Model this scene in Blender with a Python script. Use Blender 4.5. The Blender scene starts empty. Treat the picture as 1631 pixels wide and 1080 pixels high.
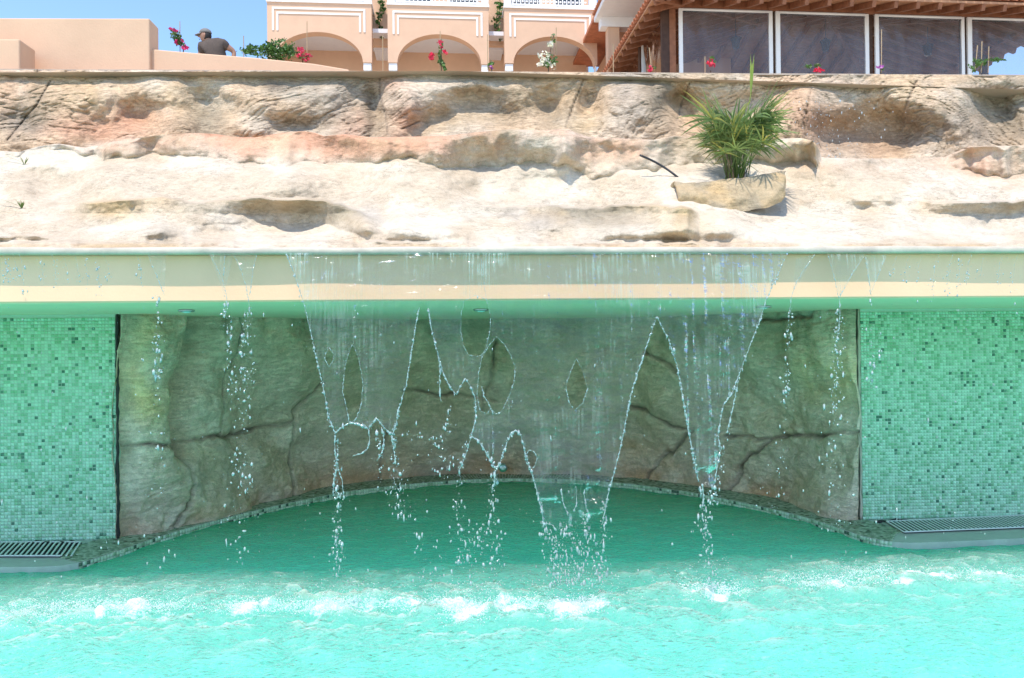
import bpy, bmesh, math, random
import numpy as np
from mathutils import Vector, Matrix
R = math.radians
rng = np.random.default_rng(7)
random.seed(7)
scene = bpy.context.scene
col = scene.collection

# ------------------------------------------------------------------ camera
F, PW, PH = 1244.0, 1631.0, 1080.0
YAW, PITCH, ROLL, DIST, CAMZ = 0.0675, 0.0079, -0.0099, 5.1, 1.2291
CAM = np.array([0.0, -DIST, CAMZ])
_f = np.array([math.sin(YAW)*math.cos(PITCH), math.cos(YAW)*math.cos(PITCH), math.sin(PITCH)])
_r = np.array([math.cos(YAW), -math.sin(YAW), 0.0])
_u = np.cross(_r, _f)
RT = _r*math.cos(ROLL)+_u*math.sin(ROLL)
UP = -_r*math.sin(ROLL)+_u*math.cos(ROLL)
FW = _f
cd = bpy.data.cameras.new('camera'); cam = bpy.data.objects.new('camera', cd); col.objects.link(cam)
cd.sensor_width = 36.0; cd.lens = F/PW*36.0; cd.clip_start = 0.05; cd.clip_end = 3000
cam.matrix_world = Matrix(((RT[0], UP[0], -FW[0], CAM[0]), (RT[1], UP[1], -FW[1], CAM[1]),
                           (RT[2], UP[2], -FW[2], CAM[2]), (0, 0, 0, 1)))
scene.camera = cam

# ------------------------------------------------------------------ sky, sun, exposure
SUN_EL, SUN_AZ = 66.0, 207.0     # azimuth clockwise from +Y
world = bpy.data.worlds.new('World'); scene.world = world; world.use_nodes = True
wn = world.node_tree.nodes; wl = world.node_tree.links
bg = wn['Background']
sky = wn.new('ShaderNodeTexSky'); sky.sky_type = 'NISHITA'; sky.sun_disc = False
sky.sun_elevation = R(SUN_EL); sky.sun_rotation = R(SUN_AZ); sky.altitude = 50
sky.air_density = 1.0; sky.dust_density = .35; sky.ozone_density = 5.0
wl.new(sky.outputs[0], bg.inputs[0]); bg.inputs[1].default_value = 0.15
sl = bpy.data.lights.new('sun', 'SUN'); sun = bpy.data.objects.new('sun', sl); col.objects.link(sun)
sl.energy = 2.4; sl.angle = R(0.55); sl.color = (1.0, 0.94, 0.87)
_sd = Vector((math.sin(R(SUN_AZ))*math.cos(R(SUN_EL)), math.cos(R(SUN_AZ))*math.cos(R(SUN_EL)), math.sin(R(SUN_EL))))
sun.rotation_euler = (-_sd).to_track_quat('-Z', 'Y').to_euler()
sun.location = (-6, -12, 20)
vs = scene.view_settings
vs.view_transform = 'Standard'; vs.look = 'None'; vs.gamma = 1.0; vs.exposure = 1.12
vs.use_curve_mapping = False
cy = scene.cycles
cy.use_denoising = True; cy.max_bounces = 10; cy.diffuse_bounces = 5; cy.glossy_bounces = 4
cy.transmission_bounces = 6; cy.transparent_max_bounces = 24
cy.caustics_reflective = False; cy.caustics_refractive = False
cy.sample_clamp_indirect = 6.0

# ------------------------------------------------------------------ pixel helpers (photo pixel -> ray -> real plane)
def ray(px, py):
    px = np.asarray(px, float); py = np.asarray(py, float)
    a = (px-PW/2)/F; b = -(py-PH/2)/F
    return FW + a[..., None]*RT + b[..., None]*UP
def at(px, py, Y):
    d = ray(px, py); s = (np.asarray(Y, float)-CAM[1])/d[..., 1]
    return CAM + d*s[..., None]
def atz(px, py, z):
    d = ray(px, py); s = (z-CAM[2])/d[..., 2]
    return CAM + d*s[..., None]
def px_of(P):
    p = np.asarray(P, float)-CAM; d = p@FW
    return PW/2+F*(p@RT)/d, PH/2-F*(p@UP)/d
def V(a): return Vector([float(x) for x in a])

# ------------------------------------------------------------------ numpy noise
def _h(i, j, k, s):
    n = (i.astype(np.int64)*374761393 + j.astype(np.int64)*668265263 + k.astype(np.int64)*2147483647 + s*1274126177) & 0xffffffff
    n = ((n ^ (n >> 13))*1274126177) & 0xffffffff
    n = ((n ^ (n >> 16))*2246822519) & 0xffffffff
    return ((n ^ (n >> 15)) & 0xffffff)/float(0xffffff)
def vnoise(p, s=0):
    p = np.asarray(p, float); i = np.floor(p).astype(np.int64); f = p-i; f = f*f*f*(f*(f*6-15)+10)
    x, y, z = i[..., 0], i[..., 1], i[..., 2]; fx, fy, fz = f[..., 0], f[..., 1], f[..., 2]
    r = 0
    for a in (0, 1):
        for b in (0, 1):
            for c in (0, 1):
                w = (fx if a else 1-fx)*(fy if b else 1-fy)*(fz if c else 1-fz)
                r = r + w*_h(x+a, y+b, z+c, s)
    return r*2-1
def fbm(p, o=4, s=0, g=0.5, l=2.03):
    p = np.asarray(p, float); r = 0; a = 1.0
    for k in range(o):
        r = r + a*vnoise(p, s+k); p = p*l; a *= g
    return r
def sstep(a, b, x):
    t = np.clip((x-a)/(b-a), 0, 1); return t*t*(3-2*t)
def P3(*a): return np.stack(np.broadcast_arrays(*[np.asarray(q, float) for q in a]), -1)

# ------------------------------------------------------------------ mesh helpers
def link(o, parent=None):
    col.objects.link(o)
    if parent is not None: o.parent = parent
    return o
def tag(o, label=None, cat=None, group=None, kind=None):
    if label: o['label'] = label
    if cat: o['category'] = cat
    if group: o['group'] = group
    if kind: o['kind'] = kind
    return o
def empty(name, loc=(0, 0, 0), rz=0.0):
    o = bpy.data.objects.new(name, None); o.empty_display_size = 0.1
    o.location = loc; o.rotation_euler = (0, 0, rz); return link(o)
def mesh_obj(name, verts, faces, mat, parent=None, smooth=False, colors=None, cname='Col', me=None):
    if me is None:
        me = bpy.data.meshes.new(name)
        v = np.ascontiguousarray(np.asarray(verts, float).reshape(-1, 3))
        if isinstance(faces, np.ndarray):
            nf, k = faces.shape
            me.vertices.add(len(v)); me.vertices.foreach_set('co', v.ravel())
            me.loops.add(nf*k); me.loops.foreach_set('vertex_index', faces.astype(np.int32).ravel())
            me.polygons.add(nf)
            me.polygons.foreach_set('loop_start', np.arange(0, nf*k, k, dtype=np.int32))
            me.polygons.foreach_set('loop_total', np.full(nf, k, np.int32))
            me.update(calc_edges=True)
        else:
            me.from_pydata([tuple(a) for a in v], [], faces)
        me.validate()
        if smooth: me.polygons.foreach_set('use_smooth', np.ones(len(me.polygons), bool))
        if colors is not None:
            at_ = me.color_attributes.new(cname, 'FLOAT_COLOR', 'POINT')
            c = np.asarray(colors, float)
            if c.ndim == 1: c = np.stack([c]*3, -1)
            at_.data.foreach_set('color', np.concatenate([c, np.ones((len(c), 1))], 1).astype(np.float32).ravel())
        if mat: me.materials.append(mat)
    return link(bpy.data.objects.new(name, me), parent)
def grid_faces(nu, nv):     # index = i*nv + j
    i, j = np.meshgrid(np.arange(nu-1), np.arange(nv-1), indexing='ij')
    a = (i*nv+j).ravel()
    return np.stack([a, a+nv, a+nv+1, a+1], 1)
class MB:
    def __init__(s): s.v = []; s.f = []
    def add(s, v, f):
        o = len(s.v); s.v += [tuple(float(c) for c in q) for q in v]; s.f += [tuple(o+i for i in q) for q in f]; return s
    def box(s, x0, x1, y0, y1, z0, z1, bev=0):
        v = [(x, y, z) for x in (x0, x1) for y in (y0, y1) for z in (z0, z1)]
        return s.add(v, [(0, 1, 3, 2), (4, 6, 7, 5), (0, 4, 5, 1), (2, 3, 7, 6), (0, 2, 6, 4), (1, 5, 7, 3)])
    def bar(s, a, b, w, h, up=(0, 0, 1)):
        a = V(a); b = V(b); d = (b-a).normalized(); u = V(up); sd = d.cross(u)
        if sd.length < 1e-5: sd = d.cross(Vector((1, 0, 0)))
        sd.normalize(); u = sd.cross(d).normalized()
        v = []
        for p in (a, b):
            for i, j in ((-1, -1), (1, -1), (1, 1), (-1, 1)): v.append(p+sd*(w/2*i)+u*(h/2*j))
        return s.add(v, [(0, 3, 2, 1), (4, 5, 6, 7), (0, 1, 5, 4), (1, 2, 6, 5), (2, 3, 7, 6), (3, 0, 4, 7)])
    def tube(s, pts, r, n=6, cap=True):
        pts = [V(p) for p in pts]; m = len(pts)
        rr = r if hasattr(r, '__len__') else [r]*m
        d = (pts[1]-pts[0]).normalized(); ref = Vector((0, 0, 1)) if abs(d.z) < .9 else Vector((1, 0, 0))
        sd = d.cross(ref).normalized(); v = []; f = []
        for k, p in enumerate(pts):
            d = (pts[min(k+1, m-1)]-pts[max(k-1, 0)])
            d = d.normalized() if d.length > 1e-9 else Vector((0, 0, 1))
            sd = (sd-d*sd.dot(d)); sd = sd.normalized() if sd.length > 1e-6 else d.orthogonal().normalized()
            u = d.cross(sd)
            for i in range(n):
                a = 2*math.pi*i/n; v.append(p+(sd*math.cos(a)+u*math.sin(a))*rr[k])
        for k in range(m-1):
            for i in range(n):
                j = (i+1) % n; f.append((k*n+i, k*n+j, (k+1)*n+j, (k+1)*n+i))
        if cap: f.append(tuple(range(n-1, -1, -1))); f.append(tuple((m-1)*n+i for i in range(n)))
        return s.add(v, f)
    def lathe(s, prof, c=(0, 0, 0), n=16):
        v = []; f = []; m = len(prof)
        for r, z in prof:
            for i in range(n):
                a = 2*math.pi*i/n; v.append((c[0]+r*math.cos(a), c[1]+r*math.sin(a), c[2]+z))
        for k in range(m-1):
            for i in range(n):
                j = (i+1) % n; f.append((k*n+i, k*n+j, (k+1)*n+j, (k+1)*n+i))
        f.append(tuple(range(n-1, -1, -1))); f.append(tuple((m-1)*n+i for i in range(n)))
        return s.add(v, f)
    def build(s, name, mat, parent=None, smooth=False, bevel=0, colors=None):
        o = mesh_obj(name, np.array(s.v), s.f, mat, parent, smooth, colors)
        if bevel:
            b = o.modifiers.new('bevel', 'BEVEL'); b.width = bevel; b.segments = 2; b.limit_method = 'ANGLE'
        return o

# ------------------------------------------------------------------ materials
def new_mat(name):
    m = bpy.data.materials.new(name); m.use_nodes = True
    nt = m.node_tree; return m, nt, nt.nodes, nt.links, nt.nodes['Principled BSDF']
def nd(nt, t, **kw):
    n = nt.nodes.new('ShaderNode'+t)
    for k, v in kw.items():
        if k.startswith('i_'): n.inputs[k[2:].replace('_', ' ')].default_value = v
        else: setattr(n, k, v)
    return n
def mixc(nt, blend, fac, a, b):
    n = nt.nodes.new('ShaderNodeMix'); n.data_type = 'RGBA'; n.blend_type = blend
    for s, v in ((0, fac), (6, a), (7, b)):
        if hasattr(v, 'links'): nt.links.new(v, n.inputs[s])
        else: n.inputs[s].default_value = v if s == 0 else (tuple(v)+(1,))[:4]
    return n.outputs[2]
def noise_out(nt, scale, detail=5, rough=.6, vec=None, sc=None):
    n = nd(nt, 'TexNoise', i_Scale=scale, i_Detail=detail, i_Roughness=rough)
    if vec is None:
        tc = nd(nt, 'TexCoord'); vec = tc.outputs['Object']
    if sc is not None:
        mp = nd(nt, 'Mapping'); mp.inputs['Scale'].default_value = sc[0]; mp.inputs['Rotation'].default_value = sc[1]
        nt.links.new(vec, mp.inputs[0]); vec = mp.outputs[0]
    nt.links.new(vec, n.inputs['Vector']); return n.outputs['Fac']
def ramp(nt, inp, stops):
    r = nd(nt, 'ValToRGB'); e = r.color_ramp.elements
    while len(e) < len(stops): e.new(0.5)
    for q, (p, c) in zip(e, stops):
        q.position = p; q.color = (tuple(c)+(1,))[:4] if hasattr(c, '__len__') else (c, c, c, 1)
    nt.links.new(inp, r.inputs[0]); return r.outputs[0]
def bump(nt, h, strength, dist, normal=None):
    b = nd(nt, 'Bump', i_Strength=strength, i_Distance=dist); nt.links.new(h, b.inputs['Height'])
    if normal is not None: nt.links.new(normal, b.inputs['Normal'])
    return b.outputs[0]
def plain(name, c, rough=.6, var=.12, scale=6.0, bmp=.0, bscale=60., bdist=.004, spec=.5, metal=0., attr=None, warp=None):
    m, nt, N, L, P = new_mat(name)
    c0 = tuple(c)
    base = c0
    if attr:
        a = nd(nt, 'Attribute', attribute_name=attr); base = a.outputs['Color']
    if var:
        f1 = noise_out(nt, scale, 6, .65)
        g = ramp(nt, f1, [(.25, 1-var), (.75, 1+var)])
        base = mixc(nt, 'MULTIPLY', 1.0, base, g)
        L.new(base, P.inputs['Base Color'])
    elif attr: L.new(base, P.inputs['Base Color'])
    else: P.inputs['Base Color'].default_value = c0+(1,)
    P.inputs['Roughness'].default_value = rough; P.inputs['Metallic'].default_value = metal
    P.inputs['Specular IOR Level'].default_value = spec
    if bmp:
        L.new(bump(nt, noise_out(nt, bscale, 6, .7), bmp, bdist), P.inputs['Normal'])
    return m
M = {}
M['stucco'] = plain('peach_stucco', (.67, .435, .285), .85, .07, 2.2, .35, 70, .006, .2)
M['stucco_white'] = plain('white_trim', (.80, .78, .74), .7, .05, 5, .15, 60, .003, .3)
M['porch_white'] = plain('porch_ceiling_paint', (.72, .70, .70), .8, .04, 4, spec=.2)
M['stone_coping'] = plain('coping_stone', (.40, .31, .24), .75, .22, 9, .4, 45, .004, .3)
M['lip_stone'] = plain('lip_stone', (.50, .43, .34), .6, .25, 7, .5, 50, .003, .4)
M['canopy'] = plain('cream_paint', (.94, .545, .345), .55, .05, 3, .25, 90, .003, .4)
M['soffit'] = plain('soffit_paint', (.98, .71, .52), .6, .05, 3, .15, 60, .003, .3)
M['concrete'] = plain('wet_concrete', (.42, .42, .36), .35, .18, 8, .35, 55, .003, .5)
M['slat'] = plain('white_plastic', (.74, .74, .70), .4, .06, 20, spec=.5)
M['grime_shade'] = plain('black_grime_shade', (.025, .024, .022), .8, .3, 30)  # black of the broken joints, and of the painted shade under the grates
M['grout'] = plain('pale_grout', (.50, .62, .50), .8, .08, 20)
M['tile'] = plain('glass_mosaic', (1, 1, 1), .25, .05, 25, attr='Col', spec=.3)
M['pool'] = plain('pool_plaster', (.32, .72, .64), .5, .08, 4)
M['metal'] = plain('steel', (.5, .55, .6), .3, .1, 30, metal=1.0)
M['lens'] = plain('lamp_lens', (.75, .85, .9), .1, 0, spec=.6)
M['wood'] = plain('stained_wood', (.26, .105, .05), .6, .35, 9, .3, 40, .004, .3)
M['board'] = plain('ceiling_boards', (.48, .25, .135), .6, .3, 5, .3, 30, .004, .3)
M['wood_dark'] = plain('dark_post_wood', (.07, .036, .022), .6, .35, 9, .3, 40, .004, .3)
M['roof_tile'] = plain('terracotta_tile', (.46, .17, .085), .75, .3, 5, .3, 50, .006, .3)
M['white_pvc'] = plain('white_frame', (.78, .76, .70), .45, .04, 6)
M['black'] = plain('black_metal', (.015, .015, .016), .4, .1, 20)
M['hose'] = plain('black_hose', (.02, .02, .022), .35, .1, 20)
M['soil'] = plain('soil', (.09, .06, .04), .95, .35, 20, .6, 40, .01, .1)
M['earth'] = plain('earth_terrain', (.50, .42, .33), .95, .25, .6, .4, 5, .05, .1)
M['deck'] = plain('deck_paving', (.56, .52, .45), .85, .15, 1.5, .3, 30, .004, .2)
M['glass_dark'] = plain('door_glass', (.05, .055, .06), .12, .1, 3)
M['bamboo'] = plain('bamboo', (.42, .28, .15), .6, .2, 14)
M['stem'] = plain('stem_bark', (.15, .10, .055), .8, .25, 25)
M['skin'] = plain('skin', (.36, .19, .12), .55, .08, 20)
M['shirt'] = plain('grey_brown_shirt', (.105, .082, .068), .9, .15, 12, .4, 26, .012, .1)
M['cap'] = plain('grey_cap', (.20, .19, .175), .9, .15, 40, .3, 200, .002, .1)
M['hair'] = plain('dark_hair', (.02, .015, .012), .7, .1, 40)
M['trousers'] = plain('dark_trousers', (.05, .05, .06), .9, .1, 20)
def leaf_mat(name, c, trans=.35):
    m, nt, N, L, P = new_mat(name)
    oi = nd(nt, 'Attribute', attribute_name='Col')
    base = mixc(nt, 'MULTIPLY', 1.0, c, oi.outputs['Color'])
    L.new(base, P.inputs['Base Color']); P.inputs['Roughness'].default_value = .45
    t = nd(nt, 'BsdfTranslucent'); L.new(base, t.inputs[0])
    mx = nd(nt, 'MixShader'); mx.inputs[0].default_value = trans
    L.new(P.outputs[0], mx.inputs[1]); L.new(t.outputs[0], mx.inputs[2])
    L.new(mx.outputs[0], N['Material Output'].inputs[0]); return m
M['leaf'] = leaf_mat('leaf_green', (.085, .17, .035))
M['palm_leaf'] = leaf_mat('palm_leaf', (.20, .275, .09), .4)
M['grass'] = leaf_mat('grass_blade', (.14, .22, .05))
M['magenta'] = leaf_mat('magenta_bract', (.62, .03, .16))
M['red'] = leaf_mat('red_bract', (.66, .03, .07))
M['pinkred'] = leaf_mat('pink_bract', (.75, .07, .13))
M['whitefl'] = leaf_mat('cream_bract', (.78, .74, .58))
M['purple'] = leaf_mat('purple_bract', (.40, .08, .35))

def rock_mat(name, stri_scale, stri_rot, b1=.5, rough=.85, fine=90.0, wet=0., b2=.7, dkv=.62):
    m, nt, N, L, P = new_mat(name)
    a = nd(nt, 'Attribute', attribute_name='Col')
    f1 = noise_out(nt, 6, 9, .75); f2 = noise_out(nt, 38, 6, .7)
    b = mixc(nt, 'MULTIPLY', 1.0, a.outputs['Color'], ramp(nt, f1, [(.3, (.80, .77, .74)), (.7, (1.14, 1.15, 1.17))]))
    b = mixc(nt, 'MULTIPLY', 1.0, b, ramp(nt, f2, [(.3, .86), (.7, 1.1)]))
    st = noise_out(nt, 9, 5, .6, sc=(stri_scale, stri_rot))
    cr = ramp(nt, st, [(.44, 1.0), (.5, 0.0), (.56, 1.0)])
    pit = noise_out(nt, fine, 6, .75)
    dk_ = ramp(nt, st, [(.465, 1.0), (.498, dkv), (.53, 1.0)]); pat = ramp(nt, noise_out(nt, 3.2, 3, .6), [(.42, 0.0), (.62, 1.0)])  # crack lines shaded in the colour, where the bump alone barely shows
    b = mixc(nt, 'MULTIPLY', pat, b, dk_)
    b = mixc(nt, 'MULTIPLY', 1.0, b, ramp(nt, noise_out(nt, fine*1.6, 4, .8), [(.32, .80), (.62, 1.08)]))
    L.new(b, P.inputs['Base Color']); P.inputs['Roughness'].default_value = rough
    P.inputs['Specular IOR Level'].default_value = .25+wet
    n1 = bump(nt, cr, b1, .014)
    n2 = bump(nt, noise_out(nt, 22, 8, .7), b2, .02, n1)
    L.new(bump(nt, pit, .45, .004, n2), P.inputs['Normal'])
    return m
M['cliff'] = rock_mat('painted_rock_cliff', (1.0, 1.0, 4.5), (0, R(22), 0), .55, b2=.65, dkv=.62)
M['slope'] = rock_mat('painted_rock_slope', (1.2, 1.2, 4.5), (0, R(4), 0), .25, b2=.28)
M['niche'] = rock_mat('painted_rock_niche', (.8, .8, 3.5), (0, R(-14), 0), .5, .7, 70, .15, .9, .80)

def water_surface():
    m, nt, N, L, P = new_mat('pool_water'); N.remove(P)
    geo = nd(nt, 'NewGeometry')
    fo = nd(nt, 'Attribute', attribute_name='foam')
    n1 = noise_out(nt, 26, 3, .55, geo.outputs['Position'], ((1, 1.6, 1), (0, 0, 0)))
    n2 = noise_out(nt, 80, 3, .6, geo.outputs['Position'], ((1, 1.5, 1), (0, 0, 0)))
    nb = bump(nt, n1, .9, .02); nb = bump(nt, n2, .3, .003, nb)
    dif = nd(nt, 'SubsurfaceScattering'); dif.inputs['Color'].default_value = (.15, .81, .57, 1); dif.inputs['Scale'].default_value = 1.0; dif.inputs['Radius'].default_value = (3.0, 9.5, 8.0); L.new(nb, dif.inputs['Normal'])
    tr = nd(nt, 'BsdfTransparent'); tr.inputs[0].default_value = (.34, .90, .80, 1)
    body = nd(nt, 'MixShader'); body.inputs[0].default_value = .86
    L.new(tr.outputs[0], body.inputs[1]); L.new(dif.outputs[0], body.inputs[2])
    gl = nd(nt, 'BsdfGlossy'); gl.inputs['Roughness'].default_value = .04; L.new(nb, gl.inputs['Normal'])
    fr = nd(nt, 'Fresnel'); fr.inputs['IOR'].default_value = 1.33; L.new(nb, fr.inputs['Normal'])
    s1 = nd(nt, 'MixShader'); L.new(fr.outputs[0], s1.inputs[0]); L.new(body.outputs[0], s1.inputs[1]); L.new(gl.outputs[0], s1.inputs[2])
    fa_ = noise_out(nt, 70, 8, .82, geo.outputs['Position'], ((1, 1.2, 1), (0, 0, 0))); fb_ = noise_out(nt, 8, 4, .6, geo.outputs['Position'], ((1, 1.4, 1), (0, 0, R(20))))
    fn = mixc(nt, 'MIX', .42, fa_, fb_)
    ad = nd(nt, 'Math', operation='ADD'); L.new(fn, ad.inputs[0]); L.new(fo.outputs['Fac'], ad.inputs[1])
    fm = ramp(nt, ad.outputs[0], [(.62, 0.0), (.78, .92)])
    wd = nd(nt, 'BsdfDiffuse'); wd.inputs[0].default_value = (.90, .97, .97, 1)
    s2 = nd(nt, 'MixShader'); L.new(fm, s2.inputs[0]); L.new(s1.outputs[0], s2.inputs[1]); L.new(wd.outputs[0], s2.inputs[2])
    L.new(s2.outputs[0], N['Material Output'].inputs[0]); return m
M['water'] = water_surface()
def film_mat():
    m, nt, N, L, P = new_mat('falling_water_film'); N.remove(P)
    geo = nd(nt, 'NewGeometry'); pos = geo.outputs['Position']
    st = noise_out(nt, 10, 5, .6, pos, ((11, 1, .35), (0, 0, 0)))
    bl = noise_out(nt, 4.0, 4, .6, pos, ((1.2, 1, 1.0), (0, 0, 0)))
    mul = nd(nt, 'Math', operation='MULTIPLY'); L.new(st, mul.inputs[0]); L.new(bl, mul.inputs[1])
    sx_ = nd(nt, 'SeparateXYZ'); L.new(pos, sx_.inputs[0])
    mr = nd(nt, 'MapRange'); mr.inputs[1].default_value = 1.40; mr.inputs[2].default_value = 1.62; mr.inputs[3].default_value = 1.0; mr.inputs[4].default_value = 3.2; L.new(sx_.outputs[2], mr.inputs[0])
    fk = ramp(nt, mul.outputs[0], [(.20, .006), (.28, .028), (.35, .16)])
    fm_ = nd(nt, 'Math', operation='MULTIPLY'); L.new(fk, fm_.inputs[0]); L.new(mr.outputs[0], fm_.inputs[1]); fac = fm_.outputs[0]
    nb = bump(nt, st, .35, .01); nb = bump(nt, noise_out(nt, 6, 3, .5, pos, ((1.5, 1, 3.0), (0, 0, 0))), .6, .05, nb)
    tr0 = nd(nt, 'BsdfTransparent'); tr0.inputs[0].default_value = (.95, .98, .97, 1)
    rf = nd(nt, 'BsdfRefraction'); rf.inputs['Color'].default_value = (.97, 1, .99, 1); rf.inputs['IOR'].default_value = 1.06; rf.inputs['Roughness'].default_value = .03
    nr = bump(nt, st, .9, .02); L.new(nr, rf.inputs['Normal'])
    tr = nd(nt, 'MixShader'); tr.inputs[0].default_value = .24; L.new(tr0.outputs[0], tr.inputs[1]); L.new(rf.outputs[0], tr.inputs[2])
    d = nd(nt, 'BsdfDiffuse'); d.inputs[0].default_value = (.44, .52, .44, 1); L.new(nb, d.inputs['Normal'])
    s0 = nd(nt, 'MixShader'); L.new(fac, s0.inputs[0]); L.new(tr.outputs[0], s0.inputs[1]); L.new(d.outputs[0], s0.inputs[2])
    g = nd(nt, 'BsdfGlossy'); g.inputs['Roughness'].default_value = .06; L.new(nb, g.inputs['Normal'])
    fr = nd(nt, 'Fresnel'); fr.inputs['IOR'].default_value = 1.41; L.new(nb, fr.inputs['Normal'])
    s1 = nd(nt, 'MixShader'); L.new(fr.outputs[0], s1.inputs[0]); L.new(s0.outputs[0], s1.inputs[1]); L.new(g.outputs[0], s1.inputs[2])
    L.new(s1.outputs[0], N['Material Output'].inputs[0]); return m
M['film'] = film_mat()
def drop_mat(name, wf, t=.25, g=.35):
    m, nt, N, L, P = new_mat(name); N.remove(P)
    tr = nd(nt, 'BsdfTransparent'); tr.inputs[0].default_value = (.9, .98, .96, 1)
    d = nd(nt, 'BsdfDiffuse'); d.inputs[0].default_value = wf+(1,)
    tl = nd(nt, 'BsdfTranslucent'); tl.inputs[0].default_value = wf+(1,)
    md = nd(nt, 'MixShader'); md.inputs[0].default_value = .4; L.new(d.outputs[0], md.inputs[1]); L.new(tl.outputs[0], md.inputs[2])
    s0 = nd(nt, 'MixShader'); s0.inputs[0].default_value = 1-t; L.new(tr.outputs[0], s0.inputs[1]); L.new(md.outputs[0], s0.inputs[2])
    gl = nd(nt, 'BsdfGlossy'); gl.inputs['Roughness'].default_value = .12
    lw = nd(nt, 'Fresnel'); lw.inputs['IOR'].default_value = 1.33+g
    s1 = nd(nt, 'MixShader'); L.new(lw.outputs[0], s1.inputs[0]); L.new(s0.outputs[0], s1.inputs[1]); L.new(gl.outputs[0], s1.inputs[2])
    L.new(s1.outputs[0], N['Material Output'].inputs[0]); return m
M['drop'] = drop_mat('water_drop', (.86, .93, .92), .34)
M['rope'] = drop_mat('water_bead', (.72, .86, .83), .40)
M['foam'] = drop_mat('white_foam', (.93, .97, .97), .02, -.25)
def curtain_mat():
    m, nt, N, L, P = new_mat('clear_plastic'); N.remove(P)
    pos = nd(nt, 'NewGeometry').outputs['Position']
    w = noise_out(nt, 1.6, 4, .6, pos, ((1.6, 1, .35), (0, R(40), 0)))
    nb = bump(nt, w, .5, .06)
    tr = nd(nt, 'BsdfTransparent'); tr.inputs[0].default_value = (.86, .85, .88, 1)
    d = nd(nt, 'BsdfDiffuse'); d.inputs[0].default_value = (.62, .61, .63, 1); L.new(nb, d.inputs['Normal'])
    s0 = nd(nt, 'MixShader'); L.new(ramp(nt, w, [(.3, .08), (.7, .18)]), s0.inputs[0]); L.new(tr.outputs[0], s0.inputs[1]); L.new(d.outputs[0], s0.inputs[2])
    g = nd(nt, 'BsdfGlossy'); g.inputs['Roughness'].default_value = .12; L.new(nb, g.inputs['Normal'])
    fr = nd(nt, 'Fresnel'); fr.inputs['IOR'].default_value = 1.4; L.new(nb, fr.inputs['Normal'])
    s1 = nd(nt, 'MixShader'); L.new(fr.outputs[0], s1.inputs[0]); L.new(s0.outputs[0], s1.inputs[1]); L.new(g.outputs[0], s1.inputs[2])
    L.new(s1.outputs[0], N['Material Output'].inputs[0]); return m
M['curtain'] = curtain_mat()

# ================================================================== THE SETTING
ZT, ZL, ZW = 1.4506, 0.03, -0.004         # soffit, ledge top, water level
XL, XR = -2.17, 2.70
YB, ZB = -1.271, 1.677
# --- pool edge curve (photo pixels on the ledge plane)
edge_px = [(-420, 905), (-200, 904), (0, 903), (60, 903), (112, 901), (150, 890), (200, 873), (260, 852), (350, 827), (450, 803), (550, 783), (650, 771),
           (740, 764), (800, 762), (900, 763), (1000, 770), (1100, 784), (1200, 804), (1262, 818), (1310, 832), (1350, 846), (1390, 859), (1425, 865),
           (1480, 864), (1631, 857), (1800, 850), (2000, 842)]
ep = np.array(edge_px, float)
EDGE = atz(ep[:, 0], ep[:, 1], ZL)
def smooth_curve(P, n):
    d = np.r_[0, np.cumsum(np.linalg.norm(np.diff(P, axis=0), axis=1))]
    t = np.linspace(0, d[-1], n)
    Q = np.stack([np.interp(t, d, P[:, k]) for k in range(P.shape[1])], 1)
    for _ in range(6): Q[1:-1] = (Q[:-2]+2*Q[1:-1]+Q[2:])/4
    return Q
EDGE = smooth_curve(EDGE, 240)
# ledge slab: top, pool-side face
n = len(EDGE); back = EDGE.copy(); back[:, 1] = 2.9
v = np.concatenate([EDGE, back, EDGE*[1, 1, 0]+[0, 0, -1.25]])
f = []
for i in range(n-1):
    f.append((i, i+1, n+i+1, n+i)); f.append((2*n+i, 2*n+i+1, i+1, i))
ledge = mesh_obj('ledge', v, f, M['concrete']); ledge['kind'] = 'structure'
# pool basin
bx = MB()
bx.add([(-14, -8, -1.2), (14, -8, -1.2), (14, 3.0, -1.2), (-14, 3.0, -1.2)], [(0, 1, 2, 3)])
bx.add([(-14, -8, .0), (14, -8, .0), (14, -8, -1.2), (-14, -8, -1.2)], [(0, 1, 2, 3)])
bx.add([(-14, -8, .0), (-14, 3, .0), (-14, 3, -1.2), (-14, -8, -1.2)], [(3, 2, 1, 0)])
bx.add([(14, -8, .0), (14, 3, .0), (14, 3, -1.2), (14, -8, -1.2)], [(0, 1, 2, 3)])
bx.build('pool_basin', M['pool'])['kind'] = 'structure'
dk = MB()
for x0, x1, y0, y1 in ((-400, 400, -400, -8), (-400, -14, -8, 3), (14, 400, -8, 3), (-400, 400, 3, 600)):
    dk.add([(x0, y0, .02), (x1, y0, .02), (x1, y1, .02), (x0, y1, .02)], [(0, 1, 2, 3)])
dk.build('ground', M['deck'])['kind'] = 'structure'
# hillside behind the rock
prof = [(1.2, 3.40), (4.5, 3.42), (8.0, 5.1), (12, 5.3), (16.5, 6.6), (19, 7.1), (45, 7.3), (200, 7.0), (600, 2.0)]
xs = np.linspace(-150, 150, 61); vv = []; ff = []
for x in xs:
    for y, z in prof: vv.append((x, y, z+.05*math.sin(x*.7+y)))
m_ = len(prof)
mesh_obj('hillside', np.array(vv), grid_faces(len(xs), m_), M['earth'])['kind'] = 'structure'

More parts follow.
